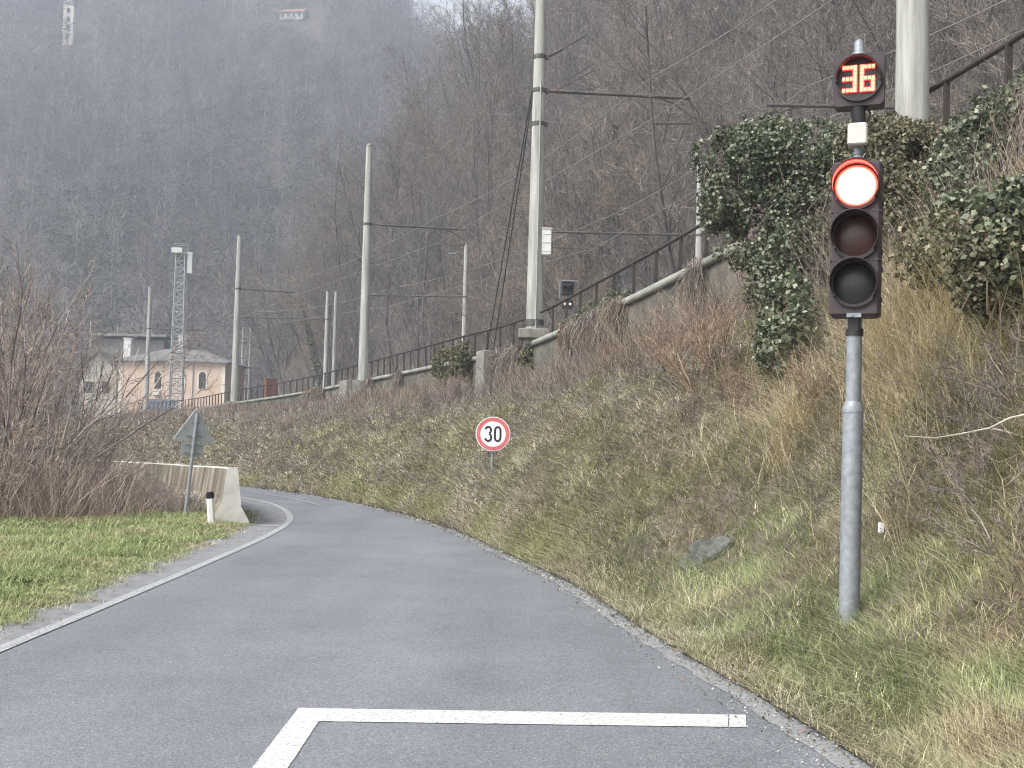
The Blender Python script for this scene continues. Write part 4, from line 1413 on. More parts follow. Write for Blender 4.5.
# housing of three stacked chambers
hz = [3.095, 2.735, 2.395]
hs = MB()
hs.box((0, 0.02, 2.722), (0.348, 0.20, 1.118), None, 0.02)
for z in (2.915, 2.565): hs.box((0, 0.02, z), (0.354, 0.206, 0.012))
hous = placed(hs, "housing", M['housing'], tl)
mb = MB()
for z in hz:
    mb.box((0.179, 0.0, z + 0.11), (0.012, 0.05, 0.03)); mb.box((0.179, 0.0, z - 0.11), (0.012, 0.05, 0.03))
placed(mb, "door_hinge", M['housing'], hous)
for q, z in enumerate(hz):
    mb = MB(); ring(mb, (0, -0.081, z), 0.170, 0.147, 0.022); placed(mb, "lens_ring", M['visor'], hous)
    mb = MB(); visor(mb, (0, -0.10, z), 0.168, 0.165); placed(mb, "visor", M['visor'], hous)
    if q == 0:
        mb = MB(); dome(mb, (0, -0.092, z), 0.127, 0.05); placed(mb, "red_lens", M['lit_red'], hous)["label"] = "glowing red signal lens"
        mb = MB(); dome(mb, (0, -0.088, z), 0.148, 0.010, r_in=0.136); placed(mb, "red_glow_ring", M['glow_rim'], hous)
        mb = MB(); dome(mb, (0, -0.0905, z), 0.138, 0.014, r_in=0.124); placed(mb, "pink_glow_ring", M['glow_edge'], hous)
    else:
        mb = MB(); dome(mb, (0, -0.088, z), 0.148, 0.028); placed(mb, "amber_lens" if q == 1 else "green_lens", M['lens_amber'] if q == 1 else M['lens_green'], hous)
# pipe and junction box above the head
mb = MB(); mb.tube([(0, 0.0, 3.27), (0, 0.0, 3.42)], 0.030, 14); mb.build("mast_pipe", M['galv'], tl)
mb = MB()
for zz in (3.315, 3.35): mb.tube([(0, 0, zz - 0.008), (0, 0, zz + 0.008)], 0.036, 14)
mb.build("pipe_band", M['galv'], tl)
mb = MB(); mb.box((0, -0.05, 3.475), (0.135, 0.085, 0.158), None, 0.01)
placed(mb, "junction_box", M['box_grey'], tl)
mb = MB(); mb.tube([(0.01, 0, 3.55), (0.0, 0, 3.62), (-0.01, 0, 3.72)], [0.042, 0.05, 0.055], 14); mb.build("display_bracket", M['black'], tl)
mb = MB(); mb.tube([(0.045, -0.02, 3.56), (0.075, -0.03, 3.64), (0.03, -0.03, 3.71)], 0.009, 6); mb.tube([(0.03, -0.05, 3.40), (0.055, -0.06, 3.34), (0.04, -0.03, 3.27)], 0.009, 6); mb.build("cable", M['cable'], tl)
# countdown display
cd = MB()
zc = 3.876
cw, chh, cc = 0.176, 0.190, 0.022
octo = [(-cw + cc, -chh), (cw - cc, -chh), (cw, -chh + cc * 1.2), (cw, chh), (-cw, chh), (-cw, -chh + cc * 1.2)]
cd.prism([(x, z) for x, z in octo], (0, 0.09, zc), (1, 0, 0), (0, 0, 1), (0, -1, 0), 0.15)
cdo = placed(cd, "countdown_display", M['housing'], tl)
mb = MB(); ring(mb, (0, -0.061, zc), 0.164, 0.146, 0.02); placed(mb, "display_ring", M['visor'], cdo)
mb = MB(); visor(mb, (0, -0.075, zc), 0.158, 0.085, a0=-10, a1=190); placed(mb, "display_visor", M['visor'], cdo)
mb = MB(); disc(mb, (0, -0.061, zc), Matrix.Identity(3), 0.147, 0.006); placed(mb, "display_face", M['black'], cdo)


def seg_digit(mb, cx, cz, w, h, t, on, y=-0.072, wk=1.0):
    g = t * 0.12
    H2 = h / 2
    S = dict(a=((0, H2 - t / 2), (w - 2 * g, t)), d=((0, -H2 + t / 2), (w - 2 * g, t)), g=((0, 0), (w - 2 * g, t)),
             f=((-w / 2 + t / 2, h / 4), (t, H2 - g)), e=((-w / 2 + t / 2, -h / 4), (t, H2 - g)), b=((w / 2 - t / 2, h / 4), (t, H2 - g)), c=((w / 2 - t / 2, -h / 4), (t, H2 - g)))
    for i, k in enumerate(on):
        (x, z), (sx, sz) = S[k]
        # three LED clusters in each bar
        hor = sx > sz
        for q in range(4):
            f = (q - 1.5) / 4
            px, pz = x + (f * sx if hor else 0), z + (0 if hor else f * sz)
            mb.box((cx + px, y - 0.0007 * i, cz + pz), ((sx / 4 * 0.84) if hor else sx * wk, 0.006, sz * wk if hor else sz / 4 * 0.84))


for cx, on, nm in ((-0.062, "abgcd", "digit_three"), (0.062, "afgedc", "digit_six")):
    mb = MB(); seg_digit(mb, cx, zc, 0.112, 0.202, 0.036, on); nr_ = len(mb.f)
    seg_digit(mb, cx, zc, 0.112, 0.202, 0.036, on, -0.078, 0.66)
    do = placed(mb, nm, M['led_glow'], cdo); do.data.materials.append(M['led'])
    do.data.polygons.foreach_set('material_index', [0] * nr_ + [1] * (len(mb.f) - nr_))
# silvery sensor on top
mb = MB(); mb.tube([(0, 0.02, 4.065), (0, 0.02, 4.09), (0, 0.02, 4.10), (0, 0.02, 4.17), (0, 0.02, 4.19)], [0.05, 0.05, 0.032, 0.034, 0.018], 14); mb.build("top_sensor", M['galv'], tl)

# ------------------------------------------------------------------ speed limit sign
def stroke(mb, pts, w, y, depth=0.003):
    """flat ribbon of width w along pts (x, z), facing -y"""
    n = len(pts)
    L, Rr = [], []
    for i, p in enumerate(pts):
        a, b = pts[max(i - 1, 0)], pts[min(i + 1, n - 1)]
        tx, tz = b[0] - a[0], b[1] - a[1]
        l = math.hypot(tx, tz) or 1
        nx_, nz_ = -tz / l, tx / l
        L.append((p[0] + nx_ * w / 2, p[1] + nz_ * w / 2)); Rr.append((p[0] - nx_ * w / 2, p[1] - nz_ * w / 2))
    vs = [(x, y - depth, z) for x, z in L] + [(x, y - depth, z) for x, z in Rr] + [(x, y, z) for x, z in L] + [(x, y, z) for x, z in Rr]
    fs = []
    for i in range(n - 1):
        fs += [(i, n + i, n + i + 1, i + 1), (2 * n + i, i, i + 1, 2 * n + i + 1), (n + i, 3 * n + i, 3 * n + i + 1, n + i + 1)]
    mb.add(vs, fs)


def arc(cx, cz, rx, rz, a0, a1, n=14):
    return [(cx + rx * math.cos(math.radians(a0 + (a1 - a0) * k / n)), cz + rz * math.sin(math.radians(a0 + (a1 - a0) * k / n))) for k in range(n + 1)]


SP = at(493, 434, 20.0)
zb = bank_z(SP.x, SP.y)
sg = empty("speed_sign", (SP.x, SP.y, zb), -0.03)
tag(sg, "round red bordered speed limit sign reading 30 on the grass bank", "road sign")
hc = SP.z - zb
mb = MB(); mb.tube([(0, 0.03, -0.3), (0, 0.03, hc + 0.24)], 0.028, 12); mb.build("post", M['galv'], sg)
mb = MB(); disc(mb, (0, -0.012, hc), Matrix.Identity(3), 0.300, 0.012, 48); pl = mb.build("plate", M['sign_white'], sg)
mb = MB(); ring(mb, (0, -0.0245, hc), 0.287, 0.222, 0.003, 48); mb.build("red_border", M['sign_red'], pl)
mb = MB()
w = 0.034
stroke(mb, arc(-0.082, hc + 0.066, 0.047, 0.056, 165, -70) , w, -0.0245)
stroke(mb, arc(-0.082, hc - 0.058, 0.052, 0.064, 75, -165), w, -0.0262)
mb.build("digit_three", M['sign_black'], pl)
mb = MB()
z0 = arc(0.082, hc + 0.055, 0.048, 0.068, 180, 0) + arc(0.082, hc - 0.055, 0.048, 0.068, 0, -180)
stroke(mb, z0 + [z0[0]], w, -0.0245)
mb.build("digit_zero", M['sign_black'], pl)
mb = MB()
for dz in (-0.13, 0.13): mb.box((0, 0.008, hc + dz), (0.22, 0.022, 0.035))
mb.build("bracket", M['galv_dark'], sg)

# ------------------------------------------------------------------ back of the warning triangle
WB = gz(184.5, 521, 0.0)
ws = empty("warning_sign", (WB.x, WB.y, 0.0), 0.0)
ws.rotation_euler = (0.0, 0.085, 0.55)
tag(ws, "bare grey back of a leaning triangular road sign with a small plate", "road sign")
mb = MB(); mb.tube([(0, 0, -0.3), (0, 0, 1.98)], 0.034, 12); mb.build("post", M['galv'], ws)
a3 = 0.70
tri = [(-a3 / 2 + 0.03, 0), (a3 / 2 - 0.03, 0), (a3 / 2, 0.02), (a3 / 2 - 0.012, 0.055), (0.03, a3 * 0.866 - 0.035), (0, a3 * 0.866 - 0.02), (-0.03, a3 * 0.866 - 0.035), (-a3 / 2 + 0.012, 0.055), (-a3 / 2, 0.02)]
mb = MB(); mb.prism(tri, (0, 0.040, 1.46), (1, 0, 0), (0, 0, 1), (0, 1, 0), 0.014); tp = mb.build("triangle_plate", M['galv_dark'], ws)
mb = MB()
big = [(x * 1.035, (z - 0.24) * 1.035 + 0.24) for x, z in tri]
mb.prism(big, (0, 0.055, 1.46), (1, 0, 0), (0, 0, 1), (0, 1, 0), 0.006); mb.build("rim_light_plate", M['sign_white'], tp)  # larger white plate imitates the rim light on the sign's edge
mb = MB(); mb.box((0, 0.047, 1.30), (0.42, 0.014, 0.25)); mb.build("lower_plate", M['galv_dark'], ws)
mb = MB()
for zz in (1.38, 1.23, 1.55, 1.80): mb.box((0, 0.030, zz), (0.30 if zz < 1.7 else 0.16, 0.016, 0.03)); mb.tube([(0, 0, zz - 0.02), (0, 0, zz + 0.02)], 0.041, 10)
mb.build("bracket", M['galv'], ws)

# ------------------------------------------------------------------ delineator post
DB = gz(212, 527, 0.0)
dp = empty("delineator_post", (DB.x, DB.y, 0.0))
dp.rotation_euler = (0.04, -0.09, 0.15)
tag(dp, "leaning white roadside post with a black top next to the barrier end", "post")
mb = MB()
prof = [(-0.058, 0.03), (0.058, 0.03), (0.065, 0.0), (0.03, -0.045), (-0.03, -0.045), (-0.065, 0.0)]
mb.prism(prof, (0, 0, -0.15), (1, 0, 0), (0, 1, 0), (0, 0, 1), 0.64); mb.build("post_body", M['post_white'], dp)
mb = MB(); mb.prism([(x * 1.02, y * 1.02) for x, y in prof], (0, 0, 0.491), (1, 0, 0), (0, 1, 0), (0, 0, 1), 0.09)
mb.prism([(x * 0.8, y * 0.8) for x, y in prof], (0, 0, 0.582), (1, 0, 0), (0, 1, 0), (0, 0, 1), 0.02); mb.build("black_top", M['sign_black'], dp)

# ------------------------------------------------------------------ concrete barrier
def barrier():
    C = offset(GLC, np.interp(GLC[:, 1], [20, 27], [-0.14, -0.42]))
    ks = int(np.argmin(np.abs(C[:, 1] - 20.4)))
    ke = int(np.argmin(np.abs(C[:, 1] - 47)))
    C = C[ks:ke:3]
    prof = [(-0.31, 0.0), (-0.31, 0.09), (-0.17, 0.34), (-0.095, 1.0), (-0.075, 1.03), (0.075, 1.03), (0.095, 1.0), (0.17, 0.34), (0.31, 0.09), (0.31, 0.0)]
    O = Vector((C[0][0], C[0][1], 0))
    b = empty("concrete_barrier", O)
    tag(b, "long concrete road barrier with a bare white end curving behind the brambles", "barrier")
    T = np.gradient(C[:, :2], axis=0); T = unit(T)
    N = np.stack([T[:, 1], -T[:, 0]], 1)
    n = len(prof)
    hs = np.interp(C[:, 1], [20.4, 24, 28, 32, 40], [1.0, 0.9, 0.81, 0.76, 0.7])
    vs = []
    for P, nn, hh in zip(C, N, hs):
        for d, z in prof:
            vs.append((P[0] + nn[0] * d - O.x, P[1] + nn[1] * d - O.y, z * hh - 0.02))
    fl, fr, ft = [], [], []
    for i in range(len(C) - 1):
        for q in range(n - 1):
            f = (i * n + q, i * n + q + 1, (i + 1) * n + q + 1, (i + 1) * n + q)
            (fl if q < 3 else ft if q in (3, 4, 5) else fr).append(f)
    mb = MB(); mb.add(vs, fl); mb.build("field_side", M['barrier_side'], b)
    mb = MB(); mb.add(vs, fr); mb.build("road_side", M['barrier_side'], b)
    mb = MB(); mb.add(vs, ft); mb.build("top_edge", M['barrier'], b)
    mb = MB()
    e0 = [Vector(v) for v in vs[:n]]
    t = Vector((T[0][0], T[0][1], 0))
    mb.add(e0 + [v - t * 0.03 for v in e0], [tuple(range(n, 2 * n))[::-1]] + [(i, i + 1, n + i + 1, n + i) for i in range(n - 1)])
    mb.build("end_face", M['barrier'], b)


barrier()

# ------------------------------------------------------------------ station and what stands around it
def arched_window(parent, x, z, w, h, y, pane, frame=True):
    """x, z: sill centre; wall front at y"""
    pts = [(-w / 2, 0), (w / 2, 0)] + [(w / 2 * math.cos(a), h - w / 2 + w / 2 * math.sin(a)) for a in np.linspace(0, PI, 10)]
    out = [((px) * 1.0 + math.copysign(0.16, px), pz - 0.12 if pz == 0 else pz + 0.14 * (pz - (h - w / 2)) / (w / 2 + 1e-6) if pz > h - w / 2 else pz) for px, pz in pts]
    mb = MB(); mb.prism(out, (x, y, z), (1, 0, 0), (0, 0, 1), (0, -1, 0), 0.06); f = mb.build("window_surround", M['trim'], parent)
    mb = MB(); mb.prism(pts, (x, y - 0.062, z), (1, 0, 0), (0, 0, 1), (0, -1, 0), 0.02); mb.build("window_pane", pane, f)
    if frame:
        mb = MB(); mb.box((x, y - 0.095, z + h * 0.48), (0.06, 0.02, h * 0.92)); mb.box((x, y - 0.098, z + h * 0.62), (w * 0.96, 0.02, 0.06)); mb.build("window_bar", M['arm_steel'], f)


def station():
    L, R = at(119, 362, 135), at(226, 363, 135)
    cx, W = (L.x + R.x) / 2, R.x - L.x
    g0 = 3.2
    b = empty("station_building", (cx, 135, g0), -0.02)
    tag(b, "salmon station building with arched windows and a low grey hipped roof", "building")
    H, D = 9.85 - g0, 9.0
    mb = MB(); mb.box((0, D / 2, H / 2), (W, D, H)); mb.build("wall", M['facade'], b)
    mb = MB(); mb.box((0, -0.02, H - 0.12), (W + 0.1, 0.14, 0.22)); mb.box((-W / 2 + 0.25, -0.03, H / 2 - 0.2), (0.5, 0.10, H - 0.45)); mb.box((W / 2 - 0.2, -0.03, H / 2 - 0.2), (0.4, 0.10, H - 0.45)); mb.build("cornice", M['trim'], b)
    o = 0.55
    x0, x1, y0, y1 = -W / 2 - o, W / 2 + o, -o, D + o
    rz = H + 1.9
    mb = MB(); mb.add([(x0, y0, H), (x1, y0, H), (x1, y1, H), (x0, y1, H), (x0, y0, H + 0.14), (x1, y0, H + 0.14), (x1, y1, H + 0.14), (x0, y1, H + 0.14), (x0 + 4.6, D / 2, rz), (x1 - 4.6, D / 2, rz)],
                      [(3, 2, 1, 0), (0, 1, 5, 4), (1, 2, 6, 5), (2, 3, 7, 6), (3, 0, 4, 7), (4, 5, 9, 8), (5, 6, 9), (6, 7, 8, 9), (7, 4, 8)])
    rf = mb.build("roof", M['roof'], b)
    for (x, w, h) in ((-2.9, 0.0, 0), ):
        pass
    for (px, zz, w, h) in ((181.5, 12.9, 0.85, 1.5), (126.5, 12.6, 0.85, 1.3)):
        x = at(px, 345, 139).x - cx
        mb = MB(); mb.box((x, 4.2, zz - g0 - 0.9), (w, 0.7, h + 1.0)); mb.box((x, 4.2, zz - g0 + h / 2 - 0.35), (w + 0.16, 0.86, 0.12)); mb.build("chimney", M['white_box'], rf)
    for px, pane in ((158, M['window_dark']), (181, M['facade']), (202.5, M['window_dark'])):
        x = at(px, 380, 135).x - cx
        arched_window(b, x, at(px, 389, 135).z - g0, 0.80, 2.0, -0.001, pane, pane is not M['facade'])
    x = at(157, 391, 135).x - cx
    mb = MB(); mb.box((x, -0.18, at(157, 393, 135).z - g0), (0.8, 0.34, 0.55), None, 0.03); mb.build("air_conditioner", M['white_box'], b)
    x = at(193, 380, 135).x - cx
    mb = MB(); mb.tube([(x, -0.08, 0.1), (x, -0.08, H - 0.3), (x + 0.25, -0.3, H)], 0.05, 8); mb.build("downpipe", M['galv_dark'], b)
    # left wing with a gable toward the road
    Lw, Rw = at(60, 380, 137).x - cx, at(117, 380, 137).x - cx
    b2 = empty("gabled_house", ((Lw + Rw) / 2 + cx, 137.5, g0), 0.12)
    tag(b2, "pale grey gabled house half hidden behind bare shrubs left of the station", "building")
    w2 = (Rw - Lw) * 0.62
    hw = 5.6
    mb = MB(); mb.prism([(-w2 / 2, 0), (w2 / 2, 0), (w2 / 2, hw), (0, hw + 2.2), (-w2 / 2, hw)], (w2 * 0.22, 0, 0), (1, 0, 0), (0, 0, 1), (0, 1, 0), 9); mb.build("wall", M['facade_pale'], b2)
    mb = MB()
    c0 = w2 * 0.22
    for sx in (-1, 1):
        mb.add([(c0 + sx * (w2 / 2 + 0.4), -0.5, hw - 0.25), (c0, -0.5, hw + 2.26), (c0, 9.4, hw + 2.26), (c0 + sx * (w2 / 2 + 0.4), 9.4, hw - 0.25),
                (c0 + sx * (w2 / 2 + 0.4), -0.5, hw - 0.05), (c0, -0.5, hw + 2.46), (c0, 9.4, hw + 2.46), (c0 + sx * (w2 / 2 + 0.4), 9.4, hw - 0.05)],
               [(0, 1, 2, 3), (7, 6, 5, 4), (0, 4, 5, 1), (2, 6, 7, 3), (0, 3, 7, 4)])
    mb.build("roof", M['roof'], b2)
    for wx in (-w2 * 0.02, w2 * 0.44):
        mb = MB(); mb.box((wx, -0.03, 3.6), (1.15, 0.08, 1.7)); f = mb.build("window_frame", M['trim'], b2)
        mb = MB(); mb.box((wx, -0.08, 3.6), (0.85, 0.04, 1.4)); mb.build("window_pane", M['window_dark'], f)
    # long roof behind
    A, B = at(92, 334, 150), at(168, 337, 150)
    b3 = empty("platform_shed", ((A.x + B.x) / 2, 150, 3.5))
    tag(b3, "long low shed with a thin pale roof behind the station", "building")
    Ls = B.x - A.x
    hh = A.z - 3.5
    mb = MB(); mb.box((0, 2, hh / 2 - 0.3), (Ls - 1, 4, hh - 0.6)); mb.build("wall", M['roof'], b3)
    mb = MB(); mb.box((0, 2, hh - 0.1), (Ls, 5.4, 0.32), None, 0.04); mb.build("roof", M['coping'], b3)
    mb = MB(); mb.tube([(-Ls * 0.2, 1.0, hh), (-Ls * 0.2, 1.0, hh + 1.4)], 0.06, 6); mb.build("vent_pipe", M['galv_dark'], b3)
    # hoarding at the foot of the facade
    c = at(160, 408, 118)
    f = empty("metal_hoarding", (c.x, 118, 3.5))
    tag(f, "low blue grey hoarding at the foot of the station facade", "fence")
    mb = MB()
    for q in range(9): mb.box((-1.6 + q * 0.4, 0.03 * (q % 2), 0.75), (0.39, 0.03, 1.5))
    mb.build("sheet", M['blue_tarp'], f)
    mb = MB()
    for q in (-1.7, 0, 1.75): mb.box((q, 0.09, 0.8), (0.07, 0.07, 1.6))
    mb.build("post", M['galv_dark'], f)


station()


def lattice_mast():
    b = at(176, 400, 112)
    zb = 3.3
    r = empty("floodlight_mast", (b.x, b.y, zb), 0.15)
    tag(r, "tall grey lattice mast with pale floodlight panels in front of the station", "mast")
    H = at(176, 254, 112).z - zb
    w0, w1 = 0.62, 0.42
    cr = [(-1, -1), (1, -1), (1, 1), (-1, 1)]
    for sx, sy in cr:
        mb = MB(); mb.tube([(sx * w0, sy * w0, 0), (sx * w1, sy * w1, H)], 0.075, 6); mb.build("leg", M['galv_dark'], r)
    mb = MB()
    n = 22
    for k in range(n):
        za, zb_ = H * k / n, H * (k + 1) / n
        wa, wb = w0 + (w1 - w0) * k / n, w0 + (w1 - w0) * (k + 1) / n
        for q in range(4):
            (ax, ay), (bx, by) = cr[q], cr[(q + 1) % 4]
            mb.tube([(ax * wa, ay * wa, za), (bx * wa, by * wa, za)], 0.042, 4, cap=False)
            if k % 2: mb.tube([(ax * wa, ay * wa, za), (bx * wb, by * wb, zb_)], 0.042, 4, cap=False)
            else: mb.tube([(bx * wa, by * wa, za), (ax * wb, ay * wb, zb_)], 0.042, 4, cap=False)
    mb.build("bracing", M['galv_dark'], r)
    mb = MB(); mb.box((0, 0, H + 0.03), (1.3, 1.3, 0.08)); mb.build("platform", M['galv_dark'], r)
    mb = MB()
    for zz in (0.5, 0.95):
        for q in range(4):
            (ax, ay), (bx, by) = cr[q], cr[(q + 1) % 4]
            mb.tube([(ax * 0.62, ay * 0.62, H + zz), (bx * 0.62, by * 0.62, H + zz)], 0.025, 5)
    for ax, ay in cr: mb.tube([(ax * 0.62, ay * 0.62, H), (ax * 0.62, ay * 0.62, H + 0.95)], 0.025, 5)
    mb.build("guard_rail", M['galv_dark'], r)
    mb = MB(); mb.box((0.86, -0.25, H - 0.85), (0.5, 0.22, 2.1), None, 0.03); mb.build("lamp_panel", M['white_box'], r)
    mb = MB(); mb.box((-0.35, -0.55, H + 0.28), (1.0, 0.26, 0.5), None, 0.03); mb.build("lamp_panel", M['white_box'], r)


lattice_mast()

# rust-brown cabinet on the ledge
c, t = on_ledge(80.5, 0.75)
cb = empty("trackside_cabinet", (c.x, c.y, c.z - 0.03), math.atan2(t.y, t.x) - PI / 2)
tag(cb, "rust brown trackside cabinet behind the railing next to the leftmost tall pole", "cabinet")
mb = MB(); mb.box((0, 0, 0.75), (0.8, 0.55, 1.4), None, 0.02); mb.build("body", M['rust_box'], cb)
mb = MB(); mb.box((0, 0, 1.48), (0.92, 0.68, 0.07), None, 0.015); mb.build("lid", M['rust_box'], cb)
mb = MB(); mb.box((0, -0.285, 0.74), (0.66, 0.02, 1.2)); mb.build("door", M['rust_box'], cb)
mb = MB(); mb.box((0, 0, 0.03), (0.9, 0.65, 0.08)); mb.build("base", M['concrete'], cb)

# railway signal behind the railing
sb = at(567, 320, 44)
rs = empty("railway_signal", (sb.x, 44, 4.4))
tag(rs, "small dark railway signal with a pale shield seen through the railing", "railway signal")
mb = MB(); mb.tube([(0, 0, 0), (0, 0, 3.3)], 0.045, 8); mb.build("post", M['galv'], rs)
mb = MB(); mb.box((0, -0.05, 3.05), (0.46, 0.24, 0.5), None, 0.03); hd = mb.build("signal_head", M['black'], rs)
for sx in (-0.12, 0.12):
    mb = MB(); visor(mb, (sx, -0.17, 3.05), 0.09, 0.18, n=14); mb.build("visor", M['black'], hd)
mb = MB(); mb.box((0.05, -0.04, 3.34), (0.62, 0.3, 0.04)); mb.box((-0.3, 0, 3.05), (0.03, 0.05, 0.7)); mb.build("shield", M['galv'], rs)
mb = MB(); mb.box((0, -0.05, 2.45), (0.42, 0.22, 0.34), None, 0.02); bx = mb.build("lamp_box", M['black'], rs)
mb = MB()
for sx in (-0.1, 0.1): disc(mb, (sx, -0.161, 2.45), Matrix.Identity(3), 0.05, 0.01, 12)
mb.build("white_reflector", M['sign_white'], bx)

# ------------------------------------------------------------------ far tower and house on the hill
q = hit(68, 44, far_z, 200, 620)
tw = empty("tower", (q.x, q.y, q.z - 1.5), 0.2)
s_ = q.y / FPX
tag(tw, "pale square tower high on the far wooded hillside", "tower")
w, hgt = 10 * s_, 44 * s_
mb = MB(); mb.box((0, 0, hgt / 2), (w, w, hgt)); tb = mb.build("wall", M['trim'], tw)
mb = MB(); mb.box((0, 0, hgt + 0.25), (w * 1.16, w * 1.16, 0.5))
mb.add([(-w * 0.55, -w * 0.55, hgt + 0.5), (w * 0.55, -w * 0.55, hgt + 0.5), (w * 0.55, w * 0.55, hgt + 0.5), (-w * 0.55, w * 0.55, hgt + 0.5), (0, 0, hgt + 2.6)], [(0, 1, 4), (1, 2, 4), (2, 3, 4), (3, 0, 4), (3, 2, 1, 0)])
mb.build("roof", M['roof'], tw)
for k in range(4):
    mb = MB(); mb.box((0, -w / 2 - 0.03, hgt * (0.25 + 0.2 * k)), (w * 0.32, 0.1, hgt * 0.11)); mb.build("window", M['window_dark'], tw)
q = hit(292, 20, far_z, 200, 640)
fh = empty("farmhouse", (q.x, q.y - 2, q.z - 0.5), -0.1)
tag(fh, "small pale house by the clearing on top of the far hill", "building")
s_ = q.y / FPX
w, hgt, dd = 24 * s_, 8 * s_, 8.0
mb = MB(); mb.prism([(-dd / 2, 0), (dd / 2, 0), (dd / 2, hgt), (0, hgt + 2.2), (-dd / 2, hgt)], (-w / 2, 4, 0), (0, 1, 0), (0, 0, 1), (1, 0, 0), w); mb.build("wall", M['facade_pale'], fh)
mb = MB()
for sy in (-1, 1):
    mb.add([(-w / 2 - 0.5, 4 + sy * (dd / 2 + 0.5), hgt - 0.2), (w / 2 + 0.5, 4 + sy * (dd / 2 + 0.5), hgt - 0.2), (w / 2 + 0.5, 4, hgt + 2.45), (-w / 2 - 0.5, 4, hgt + 2.45)], [(0, 1, 2, 3)])
mb.build("roof", M['roof_red'], fh)
for k in range(4):
    mb = MB(); mb.box((-w * 0.36 + k * w * 0.24, -0.05, hgt * 0.55), (w * 0.09, 0.1, hgt * 0.4)); mb.build("window", M['window_dark'], fh)

# ------------------------------------------------------------------ shrubs left of the road
rng = np.random.default_rng(505)
SH = {'tall': shrub_meshes("bare_shrub", 41, 5.5, 13, 0.55, 10, 8, 0.0075, 0.02), 'mid': shrub_meshes("bare_shrub", 42, 3.0, 13, 0.9, 10, 8, 0.0065),
      'low': shrub_meshes("bare_shrub", 43, 1.5, 18, 1.15, 9, 7, 0.0055, -0.04), 'arch': shrub_meshes("bare_shrub", 44, 6.0, 9, 0.75, 12, 7, 0.0075, -0.03)}


def shrub(kind, loc, sc, mat, label, name="bare_shrub", group=None, rz=None):
    r = empty(name, loc, float(rng.uniform(0, 6.28)) if rz is None else rz)
    r.scale = (sc, sc, sc)
    tag(r, label, "shrub", group)
    for nm, me in zip(("stems", "twigs"), SH[kind]):
        o = bpy.data.objects.new(nm, me)
        COL.objects.link(o); o.parent = r
        if not me.materials: me.materials.append(None)
        o.material_slots[0].link = 'OBJECT'; o.material_slots[0].material = mat
    return r


LEFT_SHRUBS = [(-8, 21.5, 'tall', 1.0), (18, 23, 'arch', 0.85), (44, 25, 'tall', 0.82), (72, 27, 'arch', 0.72), (20, 28, 'tall', 1.05), (58, 31, 'arch', 0.95), (88, 30, 'mid', 0.85), (105, 28, 'mid', 0.62),
               (8, 19.8, 'mid', 0.8), (36, 20.4, 'mid', 0.66), (64, 21.4, 'mid', 0.6), (90, 22.4, 'mid', 0.5), (114, 23, 'low', 0.8), (136, 24.5, 'low', 0.62), (160, 22.9, 'low', 0.5), (-30, 25, 'tall', 1.1),
               (148, 22.0, 'low', 0.5), (200, 22.0, 'low', 0.42), (172, 21.4, 'low', 0.42)]
for px, Y, kd, sc in LEFT_SHRUBS:
    g = at(px, 480, Y); g.z = -0.02
    if kd == 'low':
        shrub(kd, g, sc, M['shrub'], "low bare bramble shrub among others in front of the concrete barrier", "bramble_shrub", "bramble shrubs in front of the barrier")
    else:
        shrub(kd, g, sc, M['shrub'], "leafless purple brown shrub in the thicket left of the road", "bare_shrub", "bare shrubs left of the road")
# low tangle under them
n = 7500
px = rng.uniform(-40, 222, n); Yv = rng.uniform(19.2, 33, n)
ymin = np.interp(px, [-40, 60, 120, 170, 200, 225], [19.0, 19.3, 20.3, 21.3, 21.8, 21.6])
Yv = ymin + (33 - ymin) * rng.uniform(0, 1, n) ** 1.5
X = (px - 512) / FPX * Yv
# stay outside of the barrier
bx = np.interp(Yv, GLC[:, 1], GLC[:, 0]) - 1.0
ok = X < bx
P = np.stack([X, Yv, np.full(n, -0.03)], 1)[ok]
n = len(P)
hh = rng.uniform(0.25, 1.0, n) * (0.5 + fbm(P[:, 0] * 0.5, P[:, 1] * 0.5, 33)) * np.interp((P[:, 0] / P[:, 1]) * FPX + 512, [0, 110, 140, 222], [1.2, 0.85, 0.5, 0.32])
tip = P + np.stack([rng.normal(0, 0.45, n) * hh, rng.normal(0, 0.45, n) * hh, hh], 1)
stuff("thicket_undergrowth", sticks(P, tip, 0.0055, 0.0025, 3, rng.normal(0, 0.13, (n, 3)) * hh[:, None]), M['shrub'],
      "low tangle of purple brown stems under the shrubs left of the road", "undergrowth")

# ------------------------------------------------------------------ shrubs on the bank
def bank_hit(px, py, y0=6.0, y1=90.0, step=0.12):
    d = ray(px, py)
    for Yv in np.arange(y0, y1, step):
        P = Vector((0, 0, CAM_H)) + d * (Yv / d.y)
        k = np.argmin((BF[:, 0] - P.x) ** 2 + (BF[:, 1] - P.y) ** 2)
        if (BF[k, 0] - P.x) ** 2 + (BF[k, 1] - P.y) ** 2 < 0.25 and P.z <= BF[k, 2]:
            return P
    return None


